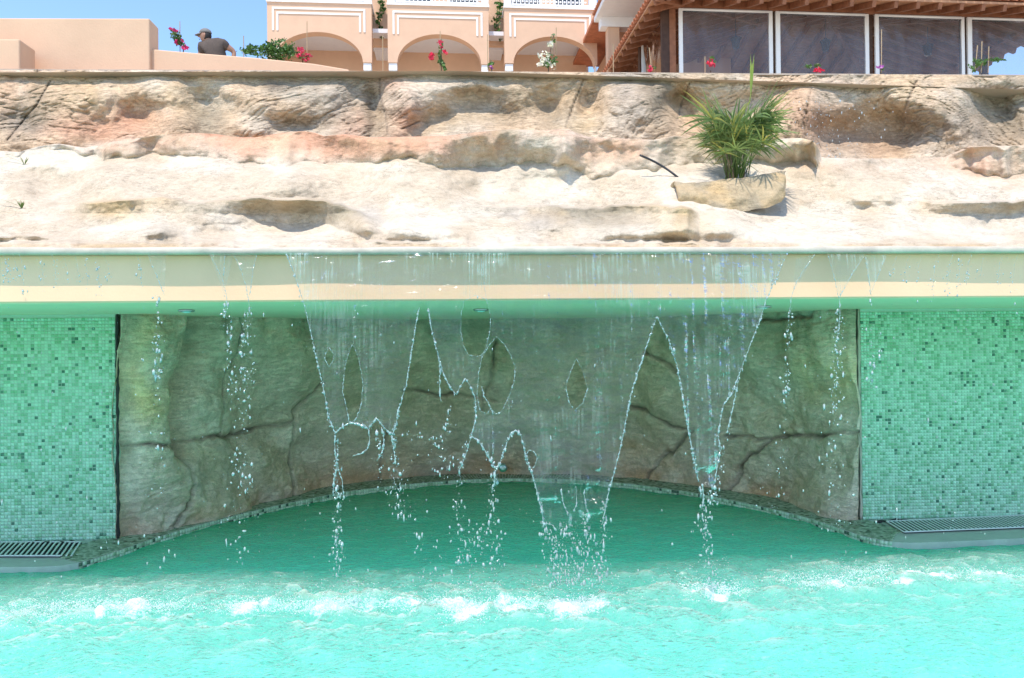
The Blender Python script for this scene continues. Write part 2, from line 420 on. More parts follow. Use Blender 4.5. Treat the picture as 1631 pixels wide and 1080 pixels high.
# --- water surface
SPL = [(20, 985, 60, 14, .5), (60, 975, 40, 12, .3), (130, 968, 60, 14, .55), (215, 970, 50, 13, .7), (262, 973, 22, 9, .7), (395, 970, 34, 10, .95), (455, 966, 34, 12, .5), (520, 970, 40, 12, .9),
       (560, 966, 34, 14, .7), (640, 966, 40, 12, .6), (700, 968, 34, 13, .8), (752, 975, 34, 17, 1.1), (825, 966, 42, 13, .8), (905, 970, 36, 15, 1.1),
       (945, 966, 26, 13, 1.0), (1128, 942, 40, 18, .6), (1142, 946, 22, 11, 1.2), (1300, 925, 40, 10, .4), (1330, 935, 34, 9, .8), (1385, 914, 40, 12, .55), (1450, 925, 50, 9, .4), (1530, 918, 50, 12, .45), (1600, 925, 40, 9, .4)]
_rs = np.random.default_rng(55)
for _a, _b, _y, _n in ((-20, 285, 972, 14), (350, 965, 967, 34), (1090, 1180, 944, 6), (1270, 1460, 926, 12), (1450, 1640, 921, 9)):
    for _i in range(_n): SPL.append((_rs.uniform(_a, _b), _y+_rs.normal(0, 5), _rs.uniform(7, 24), _rs.uniform(3.5, 8), _rs.uniform(.35, .95)))
def splash_field(X, Y):
    f_ = np.zeros_like(X); c_ = np.zeros_like(X)
    for px, py, sx, sy, a in SPL:
        c = atz(px, py, ZW); r = (np.linalg.norm(c-CAM))/F
        rx = sx*r; ry = sy*r*2.6
        g = np.exp(-((X-c[0])/rx)**2-((Y-c[1])/ry)**2)
        f_ = np.maximum(f_, a*g)
        c_ = np.maximum(c_, np.exp(-((X-c[0])/(rx*3.0))**2-((Y-c[1])/(ry*3.0))**2))
    return f_, c_
gx = np.r_[np.linspace(-14, -3.7, 24)[:-1], np.linspace(-3.7, 4.3, 430), np.linspace(4.3, 14, 24)[1:]]
gy = np.r_[np.linspace(-8, -3.3, 60)[:-1], np.linspace(-3.3, 2.6, 330)]
GX, GY = np.meshgrid(gx, gy, indexing='ij')
fo, ch = splash_field(GX, GY)
wz = .012*fbm(P3(GX*2.2, GY*2.6, 0.3+0*GX), 2, 11) + (.021)*fbm(P3(GX*7, GY*9, 5.2+0*GX), 3, 21)*(.7+.9*ch) + .018*fbm(P3(GX*22, GY*24, 9+0*GX), 3, 31)*(.2+.65*ch)
rg = 1-np.abs(fbm(P3(GX*4.5, GY*7, 3+0*GX), 3, 41)); wz += .006*rg
wz += .012*fo*(.5+.8*fbm(P3(GX*18, GY*18, 2+0*GX), 3, 51))
wz *= .55+.45*sstep(-.45, -1.25, GY)
WV = P3(GX, GY, ZW-.004+wz).reshape(-1, 3)
foam_v = .37*fo + .095*ch + .035*np.exp(-((GX-.3)/3.2)**2-((GY+1.3)/.9)**2) - .19
water = mesh_obj('pool_water', WV, grid_faces(len(gx), len(gy)), M['water'], smooth=True)
fa = water.data.attributes.new('foam', 'FLOAT', 'POINT'); fa.data.foreach_set('value', foam_v.ravel().astype(np.float32))
water['kind'] = 'structure'

# ------------------------------------------------------------------ mosaic (real tiles, joined)
def tile_cols(nt):
    pal = np.array([(.53, .78, .60), (.48, .75, .55), (.33, .61, .39), (.29, .57, .34), (.39, .67, .46), (.10, .24, .16), (.17, .36, .24)])
    k = rng.choice(len(pal), nt, p=[.36, .22, .16, .11, .11, .025, .015])
    return pal[k]*(1+.06*rng.standard_normal((nt, 1))).clip(.7, 1.3)
def mosaic(name, O, U, W_, Nrm, parent, size=.0178, th=.0035, cols=None):
    """O (n,3) centres, U/W_/Nrm (n,3) unit axes -> one mesh of bevel-edged tiles"""
    nt = len(O); h = size/2*(1+.05*rng.standard_normal((nt, 1))).clip(.85, 1.06)
    tilt = rng.standard_normal((nt, 2))*.00028
    V8 = []
    for k, (a, b) in enumerate(((-1, -1), (1, -1), (1, 1), (-1, 1))):
        V8.append(O+U*h*a+W_*h*b)
    for k, (a, b) in enumerate(((-1, -1), (1, -1), (1, 1), (-1, 1))):
        V8.append(O+U*h*a*.95+W_*h*b*.95+Nrm*(th+tilt[:, :1]*a+tilt[:, 1:]*b))
    VV = np.stack(V8, 1).reshape(-1, 3)
    base = (np.arange(nt)*8)[:, None]
    q = np.array([(4, 5, 6, 7), (0, 1, 5, 4), (1, 2, 6, 5), (2, 3, 7, 6), (3, 0, 4, 7)])
    FF = (base[:, None, :]+q[None]).reshape(-1, 4)
    C = np.repeat(tile_cols(nt) if cols is None else cols, 8, 0)
    o = mesh_obj(name, VV, FF, M['tile'], parent, colors=C); o['kind'] = 'stuff'; return o
PITCHT = .0206
def mosaic_wall(x0, x1, left, label):
    root = MB().box(x0, x1, 0.0, .28, -.02, ZT+.004).build('mosaic_wall', M['grout'])
    tag(root, label, 'mosaic wall')
    nx = int((x1-x0)/PITCHT); nz = int((ZT-ZL)/PITCHT)
    i, k = np.meshgrid(np.arange(nx), np.arange(nz), indexing='ij'); i = i.ravel(); k = k.ravel()
    X = (x1-(i+.5)*PITCHT) if left else (x0+(i+.5)*PITCHT)
    O = P3(X, 0*X-.0004, ZL+(k+.5)*PITCHT)
    one = np.ones(len(X))
    mosaic('mosaic_tile', O, P3(one, 0*one, 0*one), P3(0*one, 0*one, one), P3(0*one, -one, 0*one), root)
mosaic_wall(-5.2, XL, True, 'green glass mosaic wall panel left of the rock niche beside the shorter grate')
mosaic_wall(XR, 6.2, False, 'green glass mosaic wall panel right of the rock niche beside the longer grate')
# rim of the niche: mosaic face + mosaic top between the two concrete ends
rim = empty('mosaic_rim', (0, 0, 0)); tag(rim, 'narrow curved mosaic rim edging the water below the rock niche', 'pool rim')
d = np.r_[0, np.cumsum(np.linalg.norm(np.diff(EDGE, axis=0), axis=1))]
ex, ey = px_of(EDGE)
s0 = np.interp(128, ex, d); s1 = np.interp(1418, ex, d)
S = np.arange(s0, s1, .0235)
C0 = np.stack([np.interp(S, d, EDGE[:, k]) for k in range(3)], 1)
T = np.gradient(C0, axis=0); T /= np.linalg.norm(T, axis=1)[:, None]
NRM = np.stack([T[:, 1], -T[:, 0], 0*S], 1)      # towards the pool
O, U, W_, NN, cl = [], [], [], [], []
zz = np.zeros_like(T)+[0, 0, 1.0]
for k in range(5):
    O.append(C0+NRM*.0005+[0, 0, -.0125-.0235*k]); U.append(T); W_.append(zz); NN.append(NRM)
O = np.concatenate(O); U = np.concatenate(U); W_ = np.concatenate(W_); NN = np.concatenate(NN)
pal = np.array([(.62, .70, .52), (.48, .60, .42), (.32, .44, .28), (.10, .15, .10), (.68, .74, .60)])
mosaic('mosaic_tile', O, U, W_, NN, rim, .0208, .003, pal[rng.choice(5, len(O), p=[.36, .25, .2, .07, .12])])
O, U, W_, NN = [], [], [], []
for k in range(14):
    O.append(C0-NRM*(.0135+.0235*k)+[0, 0, .0005]); U.append(T); W_.append(-NRM); NN.append(zz)
O = np.concatenate(O); U = np.concatenate(U); W_ = np.concatenate(W_); NN = np.concatenate(NN)
pal2 = np.array([(.32, .38, .25), (.22, .28, .17), (.40, .46, .32), (.09, .12, .07)])
mosaic('mosaic_tile', O, U, W_, NN, rim, .0205, .003, pal2[rng.choice(4, len(O), p=[.35, .3, .25, .1])])

# grates
def grate(quad, npx, label):
    """quad: far/near pixel points at both ends (ax,ay far-left, near-left, far-right, near-right)"""
    fl, nl, fr_, nr = [atz(q[0], q[1], ZL) for q in quad]
    root = empty('drain_grate', (fl+fr_)/2); tag(root, label, 'drain grate')
    o = np.array(root.location)
    MB().add([fl-o+[0, 0, .004], nl-o+[0, 0, .004], nr-o+[0, 0, .004], fr_-o+[0, 0, .004]], [(0, 1, 2, 3)]).build('channel_shade', M['grime_shade'], root)  # black plate painting in the shade of the gap under the slats
    L_ = np.linalg.norm(nl-fl); dirv = (nl-fl)/L_
    a = math.atan2(dirv[1], dirv[0])
    proto = MB().box(0, L_, -.0052, .0052, 0, .006).build('slat', M['slat'], root, bevel=.0015)
    nS = max(2, int(np.linalg.norm(fr_-fl)/.029))
    for i in range(nS):
        s = proto if i == 0 else link(proto.copy(), root)
        s.location = V(fl+(fr_-fl)*(i/(nS-1))-o+[0, 0, .008]); s.rotation_euler = (0, 0, a)
    mb = MB()
    mb.bar(fl-o+[0, 0, .012], fr_-o+[0, 0, .012], .010, .006); mb.bar(nl-o+[0, 0, .011], nr-o+[0, 0, .011], .010, .006)
    mb.build('grate_frame', M['slat'], root)
grate([(-110, 866), (-141, 888), (128, 866), (97, 888)], 7, 'slatted white drain grate below the left mosaic wall with black debris along its back')
grate([(1412, 833), (1440, 850), (1800, 815), (1828, 834)], 7, 'slatted white drain grate below the right mosaic wall')
def grime_strip(pts, label):
    mb = MB(); P = [atz(x, y, ZL+.006) for x, y in pts]
    r_ = [.006+.010*random.random() for _ in P]; r_[0] = r_[-1] = .003
    mb.tube(P, r_, 7); o = mb.build('broken_grout', M['grime_shade'], smooth=True); return tag(o, label, 'cracked joint')
grime_strip([(42+8*i, 864+1.4*math.sin(i*1.9)) for i in range(12)], 'black broken joint between the left mosaic wall and its grate')
grime_strip([(1392+7*i, 831.5-.35*i+1.0*math.sin(i*2.3)) for i in range(9)], 'black broken joint between the right mosaic wall and its grate')

# ------------------------------------------------------------------ canopy beam
can = MB().box(-7, 8, YB, 2.6, ZT+.002, ZB).build('canopy_beam', M['canopy'], bevel=.006)
tag(can, 'cream painted overhanging concrete beam that the water pours over', 'beam')
MB().box(-6.99, 7.99, YB+.012, 2.5, ZT-.001, ZT+.0015).build('soffit', M['soffit'], can)
lip = MB(); xs = np.linspace(-7, 8, 320)
yl = YB-.059+.004*vnoise(P3(xs*3, 0*xs, 0*xs), 3); zt = ZB+.029+.003*vnoise(P3(xs*4, 0*xs+4, 0*xs), 4)
vv = []; 
for x, a, b in zip(xs, yl, zt):
    vv += [(x, YB+.25, ZB+.0035), (x, YB-.002, ZB+.0035), (x, YB-.004, ZB-.003), (x, a+.003, ZB-.003), (x, a, ZB+.0), (x, a, b-.006), (x, a+.010, b), (x, YB+.25, b+.004)]
mesh_obj('coping_slab', np.array(vv), grid_faces(len(xs), 8), M['lip_stone'], can)
for px, py in ((297, 494), (766, 493), (1216, 488)):
    c = atz(px, py, ZT-.004)
    lt = MB().lathe([(.030, .003), (.046, .0), (.046, -.006), (.040, -.010), (.030, -.008)], (0, 0, 0), 20).build('recessed_light', M['metal'], can)
    lt.location = V(c)
    MB().lathe([(.030, -.003), (.026, -.012), (.010, -.016)], (0, 0, 0), 16).build('lens', M['lens'], lt, smooth=True)

# ------------------------------------------------------------------ niche rock wall
nb_px = np.array([(184, 862), (193, 857), (225, 853), (262, 844), (300, 832), (350, 817), (400, 803), (450, 792), (520, 776), (600, 765), (700, 758), (800, 755),
                  (900, 757), (1000, 762), (1080, 771), (1155, 783), (1210, 794), (1251, 804), (1300, 814), (1340, 823), (1369, 831), (1378, 833)], float)
NBc = smooth_curve(atz(nb_px[:, 0], nb_px[:, 1], ZL), 520)
nu, nv = 520, 130
tt = np.linspace(0, 1, nv)
topc = NBc.copy(); topc[:, 2] = ZT+.03
topc[:, 1] = np.where(NBc[:, 1] > .05, .05+(NBc[:, 1]-.05)*.62, NBc[:, 1])
lean = tt**1.25
NP = NBc[:, None, :]*(1-lean[None, :, None])+topc[:, None, :]*lean[None, :, None]
NP[..., 2] = (ZL-.03)+(ZT+.03-ZL+.03)*tt[None, :]
Tn = np.gradient(NBc, axis=0); Tn /= np.linalg.norm(Tn, axis=1)[:, None]
Nn = np.stack([Tn[:, 1], -Tn[:, 0], 0*Tn[:, 0]], 1)        # towards viewer
qx, qy = px_of(NP.reshape(-1, 3)); qx = qx.reshape(nu, nv); qy = qy.reshape(nu, nv)
def polydist(x, y, pts):
    dmin = np.full(x.shape, 1e9)
    for (x0, y0), (x1, y1) in zip(pts[:-1], pts[1:]):
        dx, dy = x1-x0, y1-y0; t = np.clip(((x-x0)*dx+(y-y0)*dy)/(dx*dx+dy*dy), 0, 1)
        dmin = np.minimum(dmin, np.hypot(x-x0-t*dx, y-y0-t*dy))
    return dmin
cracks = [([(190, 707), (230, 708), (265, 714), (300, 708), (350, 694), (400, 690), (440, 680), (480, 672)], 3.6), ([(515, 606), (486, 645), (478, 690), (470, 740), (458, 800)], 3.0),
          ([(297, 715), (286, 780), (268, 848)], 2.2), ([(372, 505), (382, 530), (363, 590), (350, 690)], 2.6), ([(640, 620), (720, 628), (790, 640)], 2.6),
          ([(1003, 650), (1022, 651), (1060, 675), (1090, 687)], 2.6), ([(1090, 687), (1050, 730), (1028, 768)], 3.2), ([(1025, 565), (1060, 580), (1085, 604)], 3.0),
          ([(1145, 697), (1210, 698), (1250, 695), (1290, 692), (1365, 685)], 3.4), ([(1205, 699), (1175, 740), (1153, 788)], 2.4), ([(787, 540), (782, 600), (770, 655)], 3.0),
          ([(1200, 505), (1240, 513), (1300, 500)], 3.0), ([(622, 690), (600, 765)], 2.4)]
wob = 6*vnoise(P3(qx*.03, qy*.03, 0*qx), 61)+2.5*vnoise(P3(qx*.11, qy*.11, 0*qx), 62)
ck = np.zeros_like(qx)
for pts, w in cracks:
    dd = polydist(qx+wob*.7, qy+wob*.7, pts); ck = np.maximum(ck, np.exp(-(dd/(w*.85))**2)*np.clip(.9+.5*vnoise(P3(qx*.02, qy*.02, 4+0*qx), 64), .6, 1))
disp = .10*fbm(P3(qx*.006, qy*.006, 1+0*qx), 3, 71)+.035*fbm(NP*3.5, 4, 75)+.010*fbm(NP*14, 3, 79)
wv = fbm(NP*2.2, 2, 83)*.5
st = P3(NP[..., 0]*2.5+NP[..., 2]*.5, NP[..., 1]*2.5, NP[..., 2]*15-NP[..., 0]*1.5+wv*4)
disp += -.016*np.clip(1-np.abs(fbm(st, 3, 85))*3.2, 0, 1)**2*(.4+.6*sstep(-.3, .4, fbm(NP*1.3, 2, 87)))
def gauss(x, y, cx, cy_, sx, sy): return np.exp(-((x-cx)/sx)**2-((y-cy_)/sy)**2)
disp += .13*gauss(qx, qy, 235, 620, 38, 150) - .16*np.exp(-(polydist(qx, qy, [(312, 500), (300, 580), (282, 650), (285, 720)])/15)**2)
disp += .08*gauss(qx, qy, 340, 640, 40, 70)+.09*gauss(qx, qy, 1330, 650, 40, 170)-.08*gauss(qx, qy, 1240, 560, 22, 60)+.05*gauss(qx, qy, 1050, 640, 40, 60)
disp -= .05*ck
edgefade = sstep(0, .03, np.linspace(0, 1, nu))*sstep(0, .02, 1-np.linspace(0, 1, nu))
disp = disp*(.25+.75*edgefade[:, None])
NP = NP+Nn[:, None, :]*disp[..., None]
NP[..., 1] = np.maximum(NP[..., 1], -.02)
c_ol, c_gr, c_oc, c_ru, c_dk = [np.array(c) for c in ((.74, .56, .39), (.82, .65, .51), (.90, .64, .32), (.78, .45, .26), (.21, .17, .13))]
w1 = sstep(-.4, .5, fbm(P3(qx*.008, qy*.008, 7+0*qx), 4, 91))
cc = c_ol*(1-w1[..., None])+c_gr*w1[..., None]
def blend(c, tgt, w): w = np.clip(w, 0, 1)[..., None]; return c*(1-w)+tgt*w
nz = .6+.7*fbm(P3(qx*.02, qy*.02, 3+0*qx), 4, 95)
cc = blend(cc, c_oc, nz*(.8*gauss(qx, qy, 235, 590, 40, 110)+.7*gauss(qx, qy, 1350, 560, 30, 60)+.5*gauss(qx, qy, 300, 780, 30, 60)+.4*gauss(qx, qy, 1310, 600, 60, 60)))
yb = np.interp(qx, nb_px[:, 0], nb_px[:, 1])
cc = blend(cc, c_ru, nz*.75*np.exp(-((yb-qy)/38)**2)+.5*gauss(qx, qy, 1010, 720, 60, 40)*nz+.35*gauss(qx, qy, 380, 700, 60, 60)*nz)
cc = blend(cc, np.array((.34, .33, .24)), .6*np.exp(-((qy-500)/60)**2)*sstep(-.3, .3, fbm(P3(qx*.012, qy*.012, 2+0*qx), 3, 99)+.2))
cc = blend(cc, c_dk, .88*ck)  # carved cracks darkened: grime plus their shade painted into the colour
cc = blend(cc, c_gr*1.2, .35*sstep(.1, .6, fbm(P3(qx*.03, qy*.03, 1+0*qx), 3, 103)))
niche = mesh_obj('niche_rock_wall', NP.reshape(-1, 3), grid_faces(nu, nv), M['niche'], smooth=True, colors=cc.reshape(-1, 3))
tag(niche, 'olive and brown cracked artificial rock wall curving round the niche behind the falling water', 'rock wall')
# dark joints at its two ends
for x, lb in ((XL+.012, 'dark mortar joint where the left mosaic wall meets the niche rock'), (XR-.012, 'thin mortar joint where the right mosaic wall meets the niche rock')):
    pts = [(x+.004*random.uniform(-1, 1), -.004, z) for z in np.linspace(ZL, ZT, 40)]
    o = MB().tube(pts, [.010*random.uniform(.6, 1.2) for _ in pts], 6).build('wall_joint', M['grime_shade'] if x < 0 else M['lip_stone'], smooth=True); tag(o, lb, 'joint')
noz = MB().lathe([(.012, .02), (.036, .016), (.040, .004), (.040, -.01)], (0, 0, 0), 20).build('water_nozzle', M['metal'], smooth=True)
tag(noz, 'small round steel nozzle at the foot of the niche rock', 'nozzle')
noz.location = V(at(801, 745, 1.92)); noz.rotation_euler = (R(90), 0, 0)
MB().lathe([(.02, .017), (.014, .026), (.004, .027)], (0, 0, 0), 12).build('nozzle_cap', M['slat'], noz)

# ================================================================== TERRACED ROCK
c2 = np.array([(-400, 240), (-100, 238), (0, 241), (27, 243), (62, 233), (89, 229), (113, 233), (134, 236), (148, 232), (165, 233), (169, 227), (206, 222), (257, 215), (309, 212), (343, 214),
               (371, 219), (405, 219), (446, 212), (481, 209), (501, 212), (515, 217), (548, 214), (592, 219), (647, 218), (706, 217), (758, 211), (813, 206), (868, 208), (905, 205),
               (916, 211), (940, 219), (1019, 222), (1044, 223), (1074, 217), (1096, 218), (1160, 226), (1230, 222), (1278, 220), (1296, 225), (1304, 236), (1308, 251), (1371, 253),
               (1442, 253), (1477, 253), (1513, 250), (1527, 243), (1549, 234), (1584, 233), (1631, 232), (1750, 235), (2100, 238)], float)
NU, NVS = 1000, 210
pxs = np.linspace(-330, 1960, NU)
c2y = np.interp(pxs, c2[:, 0], c2[:, 1])
h2 = np.interp(pxs, [-400, 0, 150, 170, 300, 480, 560, 650, 750, 850, 915, 950, 1030, 1100, 1250, 1300, 1310, 1500, 1550, 1631, 2000], [10, 8, 8, 20, 40, 50, 42, 34, 62, 50, 55, 60, 52, 46, 30, 36, 5, 5, 44, 46, 30])
b2 = np.interp(pxs, [-400, 0, 150, 172, 300, 480, 560, 650, 750, 850, 915, 950, 1030, 1100, 1250, 1298, 1308, 1500, 1550, 1631, 2000], [.05, .05, .08, .2, .32, .36, .30, .30, .42, .40, .40, .30, .34, .30, .28, .40, .0, .0, .38, .40, .2])
c1a = (np.interp(pxs, [100, 130, 210, 260, 310, 380, 430, 470, 520, 560, 605], [330, 322, 318, 317, 326, 322, 316, 318, 322, 333, 352]), np.interp(pxs, [118, 140, 205, 230, 380, 425, 450, 540, 580, 612], [0, .2, .2, .12, .13, .16, .26, .26, .16, 0]), 36)
c1b = (np.interp(pxs, [690, 760, 830, 900, 1000, 1060, 1100, 1112], [334, 330, 331, 329, 331, 331, 335, 342]), np.interp(pxs, [690, 740, 830, 900, 1095, 1114], [0, .12, .2, .32, .34, 0]), 52)
c1c = (np.interp(pxs, [1470, 1490, 1560, 1631, 1900], [320, 324, 322, 320, 324]), np.interp(pxs, [1462, 1500, 1560, 1900], [0, .2, .28, .2]), 42)
c1d = (np.interp(pxs, [0, 104], [378, 381]), np.interp(pxs, [-300, 60, 112], [.12, .12, 0]), 7)
def base_Y(y): return np.interp(y, [100, 200, 250, 320, 340, 384, 388, 397, 402, 405, 414], [1.35, .78, .36, -.28, -.42, -.98, -1.20, -1.268, -1.27, -1.17, -1.12])
tv = np.linspace(0, 1, NVS)
py = 412+(c2y[:, None]-412)*tv[None, :]; PXG = pxs[:, None]+0*py
lip_wav = 2.5*vnoise(P3(pxs*.03, 0*pxs, 0*pxs), 111)+1.5*vnoise(P3(pxs*.1, 0*pxs, 0*pxs), 112)
Ys = base_Y(py+(lip_wav[:, None]*sstep(370, 384, py)))
nz0 = fbm(P3(PXG*.0045, py*.010, 0*py), 2, 121); nz1 = fbm(P3(PXG*.014, py*.022, 3+0*py), 4, 125)
mid = sstep(392, 362, py)
edge_wob = 3.5*vnoise(P3(PXG*.02, 0*py, 0*py), 131)+2.0*vnoise(P3(PXG*.07, py*.03, 0*py), 133)
Ys += mid*(.24*nz0+.045*nz1)*sstep(0, 40, py-c2y[:, None]+30)
ris = np.zeros_like(py)
for (c, b, h) in (c1a, c1b, c1c, c1d):
    u = (c[:, None]+edge_wob+h-py)/h
    saw = np.where(u < 1, np.clip(u, 0, 1)**.95, np.clip(1-(u-1)*h/4.0, 0, 1))
    Ys -= 1.15*b[:, None]*saw*(1+.10*nz1); ris = np.maximum(ris, saw*np.clip(b[:, None]/.25, 0, 1))
u = (c2y[:, None]+h2[:, None]+edge_wob*2-py)/h2[:, None]
saw2 = np.clip(u, 0, 1)**.8
Ys -= 1.12*b2[:, None]*saw2*(1+.12*nz1); ris2 = saw2*np.clip(b2[:, None]/.3, 0, 1)
for (cx, cyy, sx, sy, a) in ((250, 374, 26, 12, .16), (580, 358, 22, 22, .16), (640, 350, 18, 25, .10), (440, 352, 60, 14, .06), (215, 258, 26, 26, .12), (160, 296, 40, 30, .16), (640, 262, 60, 30, .14), (870, 268, 70, 26, .12), (905, 250, 14, 30, .12),
                            (1320, 270, 50, 26, .15), (1400, 300, 80, 24, .12), (1160, 356, 40, 20, .10), (80, 262, 40, 18, .10), (60, 330, 40, 20, .08), (1290, 350, 60, 26, .1), (760, 300, 40, 18, -.12), (320, 290, 60, 20, .08), (1030, 300, 40, 25, -.08), (985, 285, 30, 30, .08),
                            (480, 290, 70, 22, .10), (700, 355, 30, 18, .07), (1400, 360, 70, 18, .08), (30, 300, 30, 14, .1)):
    Ys -= a*gauss(PXG+edge_wob, py, cx, cyy, sx, sy)*mid
Ys = np.where(py < 402, np.maximum(Ys, -1.275+.03*np.clip((385-py)/20, -1, 0)), Ys)
SP = at(PXG, py, Ys)
fine = .010*fbm(SP*9, 4, 141)+.004*fbm(SP*30, 3, 145)+.012*ris*fbm(SP*P3(10, 10, 16), 4, 149)+.012*ris2*fbm(SP*P3(9, 9, 16), 4, 151)
lipm = sstep(384, 392, py); fine += lipm*.010*fbm(SP*P3(12, 12, 24), 3, 155)
SP = at(PXG, py, Ys-fine)
# add a real tread behind the topmost ledge edge
tail = []
for dy, dz in ((.04, .012), (.14, .01), (.35, -.02), (.8, -.10)):
    q = SP[:, -1, :].copy(); q[:, 1] += dy; q[:, 2] += dz; tail.append(q[:, None, :])
SP = np.concatenate([SP]+tail, 1); NVT = NVS+4
c_cream, c_white, c_pink, c_och, c_olv, c_gry, c_drk = [np.array(c) for c in ((.555, .45, .32), (.62, .535, .41), (.60, .31, .19), (.58, .39, .18), (.31, .26, .18), (.36, .325, .28), (.09, .078, .07))]
w = sstep(-.5, .5, fbm(P3(PXG*.01, py*.02, 0*py), 4, 161))
cs = c_cream*(1-w[..., None])+c_white*w[..., None]
n2 = np.clip(.55+.9*fbm(P3(PXG*.02, py*.03, 8+0*py), 4, 165), 0, 1.3); n3 = np.clip(.5+.9*fbm(P3(PXG*.016, py*.03, 18+0*py), 4, 169), 0, 1.3)
cs = blend(cs, c_och, ris2*n2*.6*np.exp(-((PXG-760)/700)**2)); cs = blend(cs, c_pink, ris2*n3*.7*(.45+sstep(1000, 450, PXG)))
cs = blend(cs, c_olv*1.1, ris**1.5*(.35+.8*n2)); cs = blend(cs, c_och, ris*n3*.6)  # olive and ochre riser stains, deepened to paint in shading the ledges lack
for (cx, cyy, sx, sy, cc_, a) in ((170, 335, 40, 14, c_och, .7), (510, 335, 40, 16, c_olv, .6), (252, 374, 22, 10, c_olv, .5), (1580, 262, 60, 22, c_pink, .5), (1500, 330, 30, 12, c_och, .6), (1560, 340, 60, 20, c_gry, .5), (820, 225, 22, 24, c_olv, .8),
                                  (740, 225, 40, 18, c_pink, .4), (500, 225, 20, 20, c_pink, .6), (540, 235, 40, 22, c_pink, .5), (980, 240, 70, 20, c_pink, .35), (850, 350, 40, 20, c_gry, .5), (1080, 355, 35, 20, c_och, .45), (960, 355, 50, 20, c_olv, .45), (300, 228, 60, 14, c_pink, .3),
                                  (390, 238, 50, 16, c_pink, .45), (120, 350, 40, 30, c_gry, .25), (590, 352, 16, 22, c_gry, .4), (1380, 262, 80, 12, c_pink, .35), (650, 232, 50, 14, c_pink, .5), (1280, 232, 26, 12, c_och, .4), (770, 265, 30, 12, c_gry, .4)):
    cs = blend(cs, cc_, a*(.5+.6*n2)*gauss(PXG+edge_wob*3, py, cx, cyy, sx*1.25, sy*1.25))
cs = blend(cs, c_och*.8, lipm*.45*n2); cs = blend(cs, np.array((.34, .22, .13)), lipm*.6*sstep(.2, .7, fbm(P3(PXG*.04, py*.2, 0*py), 3, 173)))
cs = np.concatenate([cs]+[cs[:, -1:]]*4, 1)
slope = mesh_obj('rock_slope', SP.reshape(-1, 3), grid_faces(NU, NVT), M['slope'], smooth=True, colors=cs.reshape(-1, 3))
tag(slope, 'pale cream terraced artificial rock slope with low ledges above the beam', 'rock slope')

# --- upper cliff
NVC = 150
cyb = c2y+34; cyt = np.interp(pxs, [-330, 0, 815, 1631, 1960], [110, 111, 114, 120, 123])
tv = np.linspace(0, 1, NVC)
py = cyb[:, None]+(cyt-cyb)[:, None]*tv; PXG = pxs[:, None]+0*py
YC = .92+.44*tv[None, :]**1.9+0*py
topfade = .12+.88*sstep(.98, .70, tv)[None, :]
wobx = 14*fbm(P3(PXG*.012, py*.012, 0*py), 3, 181); woby = 10*fbm(P3(PXG*.012, py*.012, 9+0*py), 3, 183)
qx_, qy_ = PXG+wobx, py+woby
for (cx, cyy, sx, sy, a) in ((230, 190, 55, 24, .26), (335, 180, 34, 40, .22), (470, 195, 60, 20, .22), (560, 165, 26, 34, .16), (592, 175, 14, 50, .20), (700, 190, 50, 24, .22), (770, 180, 50, 34, .30), (870, 172, 45, 40, .28), (940, 165, 20, 36, .2), (1080, 170, 22, 40, .30), (1140, 185, 50, 40, .3), (1190, 165, 40, 34, .2),
                            (1350, 205, 70, 40, .30), (1430, 215, 70, 34, .26), (1590, 165, 46, 50, .30), (30, 190, 50, 30, .16), (1700, 180, 60, 40, .2), (1800, 170, 60, 40, .25), (-120, 180, 70, 40, .2),
                            (400, 150, 50, 20, -.12), (285, 200, 24, 14, -.12), (400, 200, 34, 14, -.14), (640, 165, 16, 44, -.16), (1010, 165, 44, 48, -.18), (1280, 165, 50, 40, -.14), (1470, 150, 60, 34, -.16), (130, 150, 50, 26, -.12), (720, 140, 70, 10, -.10), (520, 140, 40, 16, -.10), (1530, 190, 30, 40, -.12)):
    YC += a*gauss(qx_, qy_, cx, cyy, sx, sy)*topfade
YC += .05*fbm(P3(PXG*.012, py*.014, 0*py), 4, 191)
CP = at(PXG, py, YC)
ang = R(26)+.22*fbm(CP*.9, 2, 195)
u1 = CP[..., 0]*np.cos(ang)+CP[..., 2]*np.sin(ang); u2 = -CP[..., 0]*np.sin(ang)+CP[..., 2]*np.cos(ang)
stri = np.clip(1-np.abs(fbm(P3(u1*2.6, u2*17, 0*u1), 3, 199))*3.0, 0, 1)**1.5*sstep(-.5, .3, fbm(CP*1.6, 3, 203)+.15)
ccr = np.zeros_like(py)
for pts, w_ in (([(82, 128), (62, 165), (35, 195), (10, 225)], 1.4), ([(606, 118), (604, 150), (612, 185), (618, 215)], 1.3), ([(930, 125), (912, 170), (900, 210)], 1.3), ([(1290, 140), (1275, 200)], 1.1), ([(1100, 130), (1085, 165), (1078, 190)], 1.25), ([(640, 205), (665, 192)], 1.1), ([(1460, 130), (1440, 175)], 2)):
    ccr = np.maximum(ccr, np.exp(-(polydist(PXG+wobx*.25, py+woby*.25, pts)/w_)**2))
YC = YC+.019*stri+.03*ccr-.014*fbm(CP*8, 4, 207)-.007*fbm(CP*28, 3, 211)
CP = at(PXG, py, YC)
tail = []
for dy, dz in ((.03, .008), (.12, .01), (.5, .0)):
    q = CP[:, -1, :].copy(); q[:, 1] += dy; q[:, 2] += dz; tail.append(q[:, None, :])
CP = np.concatenate([CP]+tail, 1)
w = sstep(-.5, .5, fbm(P3(PXG*.012, py*.02, 0*py), 4, 215))
cc = np.array((.64, .46, .29))*(1-w[..., None])+np.array((.68, .55, .40))*w[..., None]
n2 = np.clip(.6+.9*fbm(P3(PXG*.018, py*.026, 3+0*py), 4, 219), 0, 1.3)
